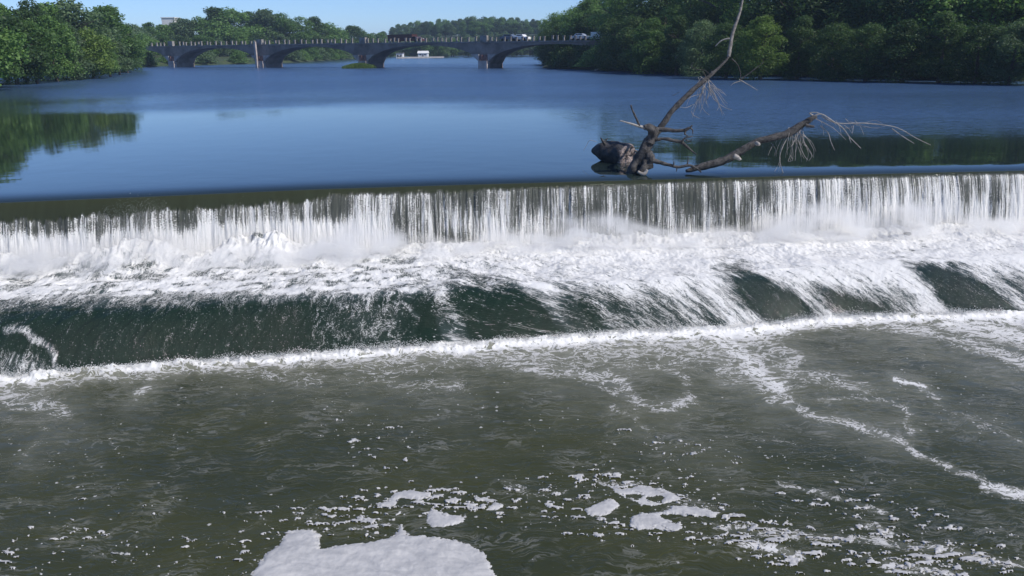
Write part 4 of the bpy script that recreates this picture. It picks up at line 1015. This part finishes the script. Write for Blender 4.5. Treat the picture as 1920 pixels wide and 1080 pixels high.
def branch(name, pts, rad, off0=0, off1=0, mat=None, n=10, noise=0.18, seed=1, parent=None, lump=5.0):
    m = MB(); m.tube(br_pts(pts, off0, off1), [r*PXM*(0.74 if r > 2.5 else 0.70) for r in rad], n, noise, seed, lump=lump)
    o = m.build(name, mat or M_DEAD, parent or dt, smooth=True); return o
# big broken log, lying away to the left with its torn end facing right
m = MB()
lb = at_z(1174, 303, 0.05); la = at_y(1110, 283, lb[1]+1.3)
ax_ = [la, la*.82+lb*.18, la*.6+lb*.4, la*.3+lb*.7, lb]
m.tube([tuple(q-B0+np.array([0, 0, dz])) for q, dz in zip(ax_, (0.0, 0.10, 0.17, 0.20, 0.20))], [0.05, 0.27, 0.40, 0.49, 0.52], 26, 0.13, 3, lump=2.6)
m.build('log', simple('wet_dark_wood', (0.055, 0.050, 0.048), 0.7, 0.4, 5, 0.8), dt, smooth=True)
dirl = (lb-la)/np.linalg.norm(lb-la); rad_ = 0.50; nn_ = 30
side = np.cross(dirl, [0, 0, 1]); side /= np.linalg.norm(side); upv = np.cross(side, dirl)
V = []; Q = []
rings = [(-0.03, 1.0), (0.05, 1.05), (0.09, 0.90), (0.06, 0.62), (0.03, 0.36), (0.05, 0.05)]
for j, (a_, r_) in enumerate(rings):
    for i in range(nn_):
        t = 2*math.pi*i/nn_; jit = (0.04*math.sin(5*t+.5*j)+0.025*math.sin(9*t+.7*j)+random.uniform(-.02, .02))
        p_ = lb-B0+np.array([0, 0, 0.20])+dirl*(a_+jit*(1 if j in (1, 2, 3) else .4))+(side*math.cos(t)+upv*math.sin(t))*rad_*r_*(1+0.05*math.sin(4*t)); V.append(tuple(p_))
for j in range(len(rings)-1):
    for i in range(nn_): Q.append((j*nn_+i, j*nn_+(i+1) % nn_, (j+1)*nn_+(i+1) % nn_, (j+1)*nn_+i))
Q.append(tuple(range((len(rings)-1)*nn_, len(rings)*nn_)))
m = MB(); m.add(V, Q); m.build('torn_end', M_CUT, dt, smooth=True)
m = MB()
for k in range(26):
    t = 2*math.pi*k/26+random.uniform(-.1, .1); e = side*math.cos(t)+upv*math.sin(t); L = random.uniform(0.08, 0.30); r0 = rad_*random.uniform(.86, 1.0)
    a_ = lb-B0+np.array([0, 0, 0.20])-dirl*0.06+e*r0; m.tube([tuple(a_), tuple(a_+dirl*L*.6+e*.02), tuple(a_+dirl*L+e*random.uniform(-.03, .06))], [0.055, 0.038, 0.008], 5, 0.3, k)
m.build('splinters', M_CUT, dt, smooth=False)
branch('stub', [(1135, 272), (1130, 264), (1126, 258)], [4, 3, 1], 2.5, 2.5, seed=4)
branch('stub', [(1130, 268), (1137, 262), (1140, 259)], [3, 2.4, 1], 2.5, 2.5, seed=5)
# root mass and trunk
branch('trunk', [(1180, 334), (1188, 318), (1203, 292), (1216, 268), (1226, 250), (1232, 238)], [14, 15, 14, 12, 10, 9], 0, 0, n=16, noise=0.28, seed=6, lump=4)
branch('root', [(1200, 325), (1214, 308), (1219, 296), (1214, 285)], [9, 11, 11, 7], -0.35, -0.1, M_DEAD, 14, 0.35, 7, lump=6)
branch('root', [(1196, 322), (1206, 326), (1214, 318)], [5, 5, 3], -0.5, -0.5, M_TWIG, 8, 0.3, 9)
branch('limb', [(1218, 268), (1224, 252), (1222, 242), (1214, 239), (1208, 240)], [10, 10, 9, 8, 6], -0.05, -0.2, n=12, noise=0.3, seed=10)
branch('limb', [(1210, 240), (1196, 236), (1180, 231), (1162, 226)], [3.8, 3, 2.2, 1.0], -0.15, -0.3, M_TWIG, 8, 0.15, 11)
branch('limb', [(1199, 236), (1192, 220), (1185, 205), (1183, 197)], [2.6, 2.6, 2.5, 1.6], -0.2, -0.3, M_DEAD, 8, 0.2, 12)
tr0 = random.Random(21)
# tall leaning limb
tall = branch('limb', [(1366, 107), (1369, 88), (1374, 62), (1382, 38), (1388, 20), (1394, -8)], [3.9, 4.2, 4.0, 3.5, 3.1, 1.8], 1.02, 1.6, M_UPPER, n=10, noise=0.2, seed=14)
tall = branch('tall_limb', [(1222, 264), (1240, 238), (1256, 214), (1278, 189), (1302, 166), (1324, 148), (1340, 134), (1356, 119), (1366, 106), (1369, 88), (1374, 62), (1382, 38), (1388, 20), (1394, -8)], [8, 7, 6.5, 6.5, 6.0, 5.2, 3.4, 2.9, 2.6, 3.0, 2.8, 2.4, 2.2, 1.2], 0.1, 1.6, n=12, noise=0.16, seed=13)
for k in range(16):
    x0, y0 = 1322+tr0.uniform(-14, 12), 154+tr0.uniform(-12, 16); dx, L = tr0.uniform(-34, 40), tr0.uniform(22, 64)
    branch('twig', [(x0, y0), (x0+dx*.35, y0+L*.25), (x0+dx*.8, y0+L*.7), (x0+dx, y0+L*tr0.uniform(.75, 1.05))], [.8, .6, .45, .3], .7, .7+tr0.uniform(-.6, .6), M_TWIG, 5, 0.05, 200+k)
for k in range(18):
    x0, y0 = 1492+tr0.uniform(-16, 18), 244+tr0.uniform(-6, 8); dx, L = tr0.uniform(-32, 34), tr0.uniform(20, 62)
    branch('twig', [(x0, y0), (x0+dx*.35, y0+L*.25), (x0+dx*.8, y0+L*.7), (x0+dx*tr0.uniform(.6, 1), y0+L)], [.8, .6, .45, .3], .1, .1+tr0.uniform(-.6, .6), M_TWIG, 5, 0.05, 240+k)
for k in range(8):
    x0, y0 = 1540+k*9, 222+tr0.uniform(-3, 12); dx, L = tr0.uniform(4, 30), tr0.uniform(10, 34)
    branch('twig', [(x0, y0), (x0+dx*.6, y0+L*.4), (x0+dx, y0+L)], [.6, .5, .3], .1, .1, M_TWIG, 5, 0.05, 280+k)
branch('twig', [(1368, 72), (1358, 74), (1350, 78), (1341, 87)], [1.8, 1.7, 1.6, 0.9], 1.2, 1.3, M_TWIG, 7, 0.1, 14)
branch('twig', [(1371, 110), (1382, 120), (1388, 136), (1388, 148)], [1.6, 1.4, 1.3, 1.2], 1.1, 1.0, M_DEAD, 7, 0.1, 15)
branch('twig', [(1388, 150), (1404, 138), (1420, 126), (1432, 116)], [1.5, 1.4, 1.2, 0.8], 1.0, 1.0, M_DEAD, 7, 0.1, 16)
branch('twig', [(1386, 149), (1400, 157), (1420, 169)], [1.2, 1.0, 0.6], 1.0, 1.0, M_TWIG, 6, 0.1, 17)
branch('twig', [(1388, 152), (1376, 156), (1370, 161)], [1.2, 1.0, 0.5], 1.0, 1.0, M_TWIG, 6, 0.1, 18)
branch('twig', [(1330, 140), (1322, 132), (1305, 130), (1296, 124), (1300, 117)], [1.2, 1.0, .8, .7, .5], 0.9, 0.9, M_DEAD, 6, 0.1, 19)
for k, (x1, y1) in enumerate(((1318, 133), (1335, 132), (1312, 152))):
    branch('twig', [(1326, 150), ((1326+x1)/2, (150+y1)/2+1), (x1, y1)], [2.6, 1.9, .8], 0.8, 0.8, M_DEAD, 6, 0.2, 20+k)
tr_ = random.Random(9)
hang = [[(1326, 150), (1316, 172), (1304, 200), (1298, 222)], [(1328, 152), (1330, 168), (1326, 186), (1334, 170)], [(1330, 156), (1336, 182), (1356, 200), (1372, 206)], [(1322, 160), (1314, 186), (1318, 204), (1330, 216)], [(1318, 168), (1306, 190), (1296, 206)], [(1338, 166), (1350, 168), (1362, 180)],
        [(1320, 158), (1322, 180), (1312, 214)], [(1300, 196), (1286, 202), (1272, 200)], [(1316, 176), (1300, 180), (1284, 188)], [(1296, 208), (1300, 216), (1312, 222)], [(1260, 180), (1268, 176), (1274, 172)], [(1328, 158), (1340, 176), (1348, 196), (1344, 208)]]
for k, h_ in enumerate(hang): branch('twig', h_, list(np.linspace(1.3 if k < 2 else 0.8, 0.35, len(h_))), 0.8, 0.6, M_TWIG, 6, 0.1, 30+k)
# short right-hand limbs
branch('limb', [(1232, 243), (1250, 243), (1270, 245), (1288, 243), (1298, 235)], [5.5, 4.6, 4, 3.2, 1.5], -0.05, -0.3, n=9, noise=0.2, seed=50)
branch('twig', [(1284, 244), (1292, 240), (1298, 243), (1299, 251)], [3, 2.6, 2, 1], -0.25, -0.3, n=7, noise=0.2, seed=51)
branch('twig', [(1286, 245), (1284, 251), (1290, 255)], [2.5, 2, 1], -0.25, -0.3, n=7, noise=0.2, seed=52)
branch('limb', [(1228, 263), (1244, 260), (1260, 263), (1276, 266), (1284, 272), (1296, 282), (1306, 290)], [4.6, 3.8, 3.6, 4.2, 3.4, 2, 1.4], -0.1, -0.3, n=9, noise=0.22, seed=53)
branch('twig', [(1278, 266), (1286, 258), (1299, 256)], [3, 2.3, 1], -0.25, -0.3, n=7, noise=0.2, seed=54)
branch('twig', [(1286, 262), (1294, 265), (1298, 260)], [1.8, 1.5, .8], -0.25, -0.3, n=7, noise=0.2, seed=55)
branch('limb', [(1218, 300), (1236, 304), (1254, 309), (1272, 313), (1292, 310), (1305, 315), (1315, 323)], [7, 5, 3.6, 3.2, 3, 2.4, 1.6], -0.3, -0.6, n=9, noise=0.2, seed=56)
for k, (a_, b_) in enumerate((((1268, 312), (1268, 322)), ((1262, 311), (1263, 302)), ((1288, 311), (1290, 292)), ((1298, 312), (1300, 322)), ((1300, 312), (1312, 308)))):
    branch('twig', [a_, ((a_[0]+b_[0])/2+1, (a_[1]+b_[1])/2), b_], [2.2, 1.6, .6], -0.45, -0.5, n=6, noise=0.2, seed=60+k)
# long low limb reaching right
branch('low_limb', [(1286, 321), (1312, 314), (1340, 306), (1366, 297), (1388, 284), (1404, 274), (1424, 264), (1450, 258), (1476, 250), (1496, 239), (1512, 228), (1530, 218)], [3.5, 8, 9.5, 9.5, 9, 8, 8, 8.5, 9, 8.5, 7, 5], -0.2, 0.2, n=14, noise=0.14, seed=70)
branch('stub', [(1376, 292), (1384, 296), (1389, 300)], [6, 5, 3], -0.4, -0.45, M_TWIG, 8, 0.2, 71)
branch('stub', [(1418, 268), (1421, 270), (1423, 271)], [4.5, 5, 4], -0.3, -0.5, M_TWIG, 9, 0.1, 72)
branch('stub', [(1510, 234), (1520, 237), (1527, 237)], [4, 3.4, 2.4], 0.0, -0.1, M_DEAD, 8, 0.2, 73)
T2 = [([(1526, 218), (1540, 214), (1560, 226), (1580, 240), (1592, 256), (1600, 264), (1614, 278)], 2.0), ([(1592, 258), (1596, 268)], 1.2), ([(1528, 222), (1548, 232), (1566, 243), (1586, 262)], 1.1),
      ([(1540, 218), (1570, 231), (1620, 231), (1668, 236), (1692, 244), (1716, 258), (1745, 272)], 1.6), ([(1672, 241), (1690, 254), (1714, 269)], 1.6), ([(1538, 236), (1552, 248), (1558, 266), (1565, 282)], 1.5),
      ([(1584, 240), (1594, 240), (1600, 236), (1598, 250)], 1.3), ([(1524, 216), (1518, 212), (1530, 211), (1540, 214)], 1.8), ([(1600, 233), (1640, 240), (1660, 236)], 0.7), ([(1620, 231), (1640, 226), (1655, 232)], 0.6),
      ([(1490, 240), (1474, 262), (1464, 284), (1462, 300), (1466, 318), (1472, 332)], 1.7), ([(1462, 302), (1458, 312), (1452, 322)], 0.7), ([(1463, 304), (1460, 322)], 0.6), ([(1492, 242), (1490, 262), (1482, 276)], 1.2),
      ([(1494, 244), (1498, 266), (1506, 288), (1514, 300)], 1.2), ([(1496, 246), (1510, 270), (1522, 290), (1516, 302)], 0.9), ([(1498, 250), (1520, 264), (1530, 284)], 0.7), ([(1500, 256), (1512, 276), (1526, 296)], 0.7), ([(1490, 250), (1486, 276), (1482, 304)], 0.6),
      ([(1482, 292), (1478, 302), (1486, 300), (1482, 290)], 0.9), ([(1450, 270), (1444, 282), (1440, 292)], 0.5), ([(1446, 268), (1454, 280), (1452, 292)], 0.5), ([(1500, 250), (1506, 262), (1500, 280), (1508, 298)], 0.8)]
for k, (p_, r_) in enumerate(T2): branch('twig', p_, list(np.linspace(r_, r_*.4, len(p_))), 0.15, -0.1, M_TWIG, 6, 0.08, 80+k)
branch('twig', [(1118, 266), (1106, 263), (1100, 272), (1094, 282)], [.7, .6, .5, .4], 3.5, 3.5, M_TWIG, 6, 0.05, 120)

# ================================================================== HAZE
HZ = True
if HZ:
    m = MB(); m.box(-2400, 2400, -900, 4000, -8, 70)
    t = bpy.data.materials.new('thin_air'); t.use_nodes = True; ntt = t.node_tree; ntt.nodes.remove(ntt.nodes['Principled BSDF'])
    pv = ntt.nodes.new('ShaderNodeVolumePrincipled'); pv.inputs['Color'].default_value = (0.62, 0.78, 1.0, 1); pv.inputs['Density'].default_value = 0.00022; pv.inputs['Anisotropy'].default_value = 0.0
    ntt.links.new(pv.outputs[0], ntt.nodes['Material Output'].inputs['Volume'])
    tag(m.build('haze', t), label='thin blue air over the river', cat='haze', kind='stuff')
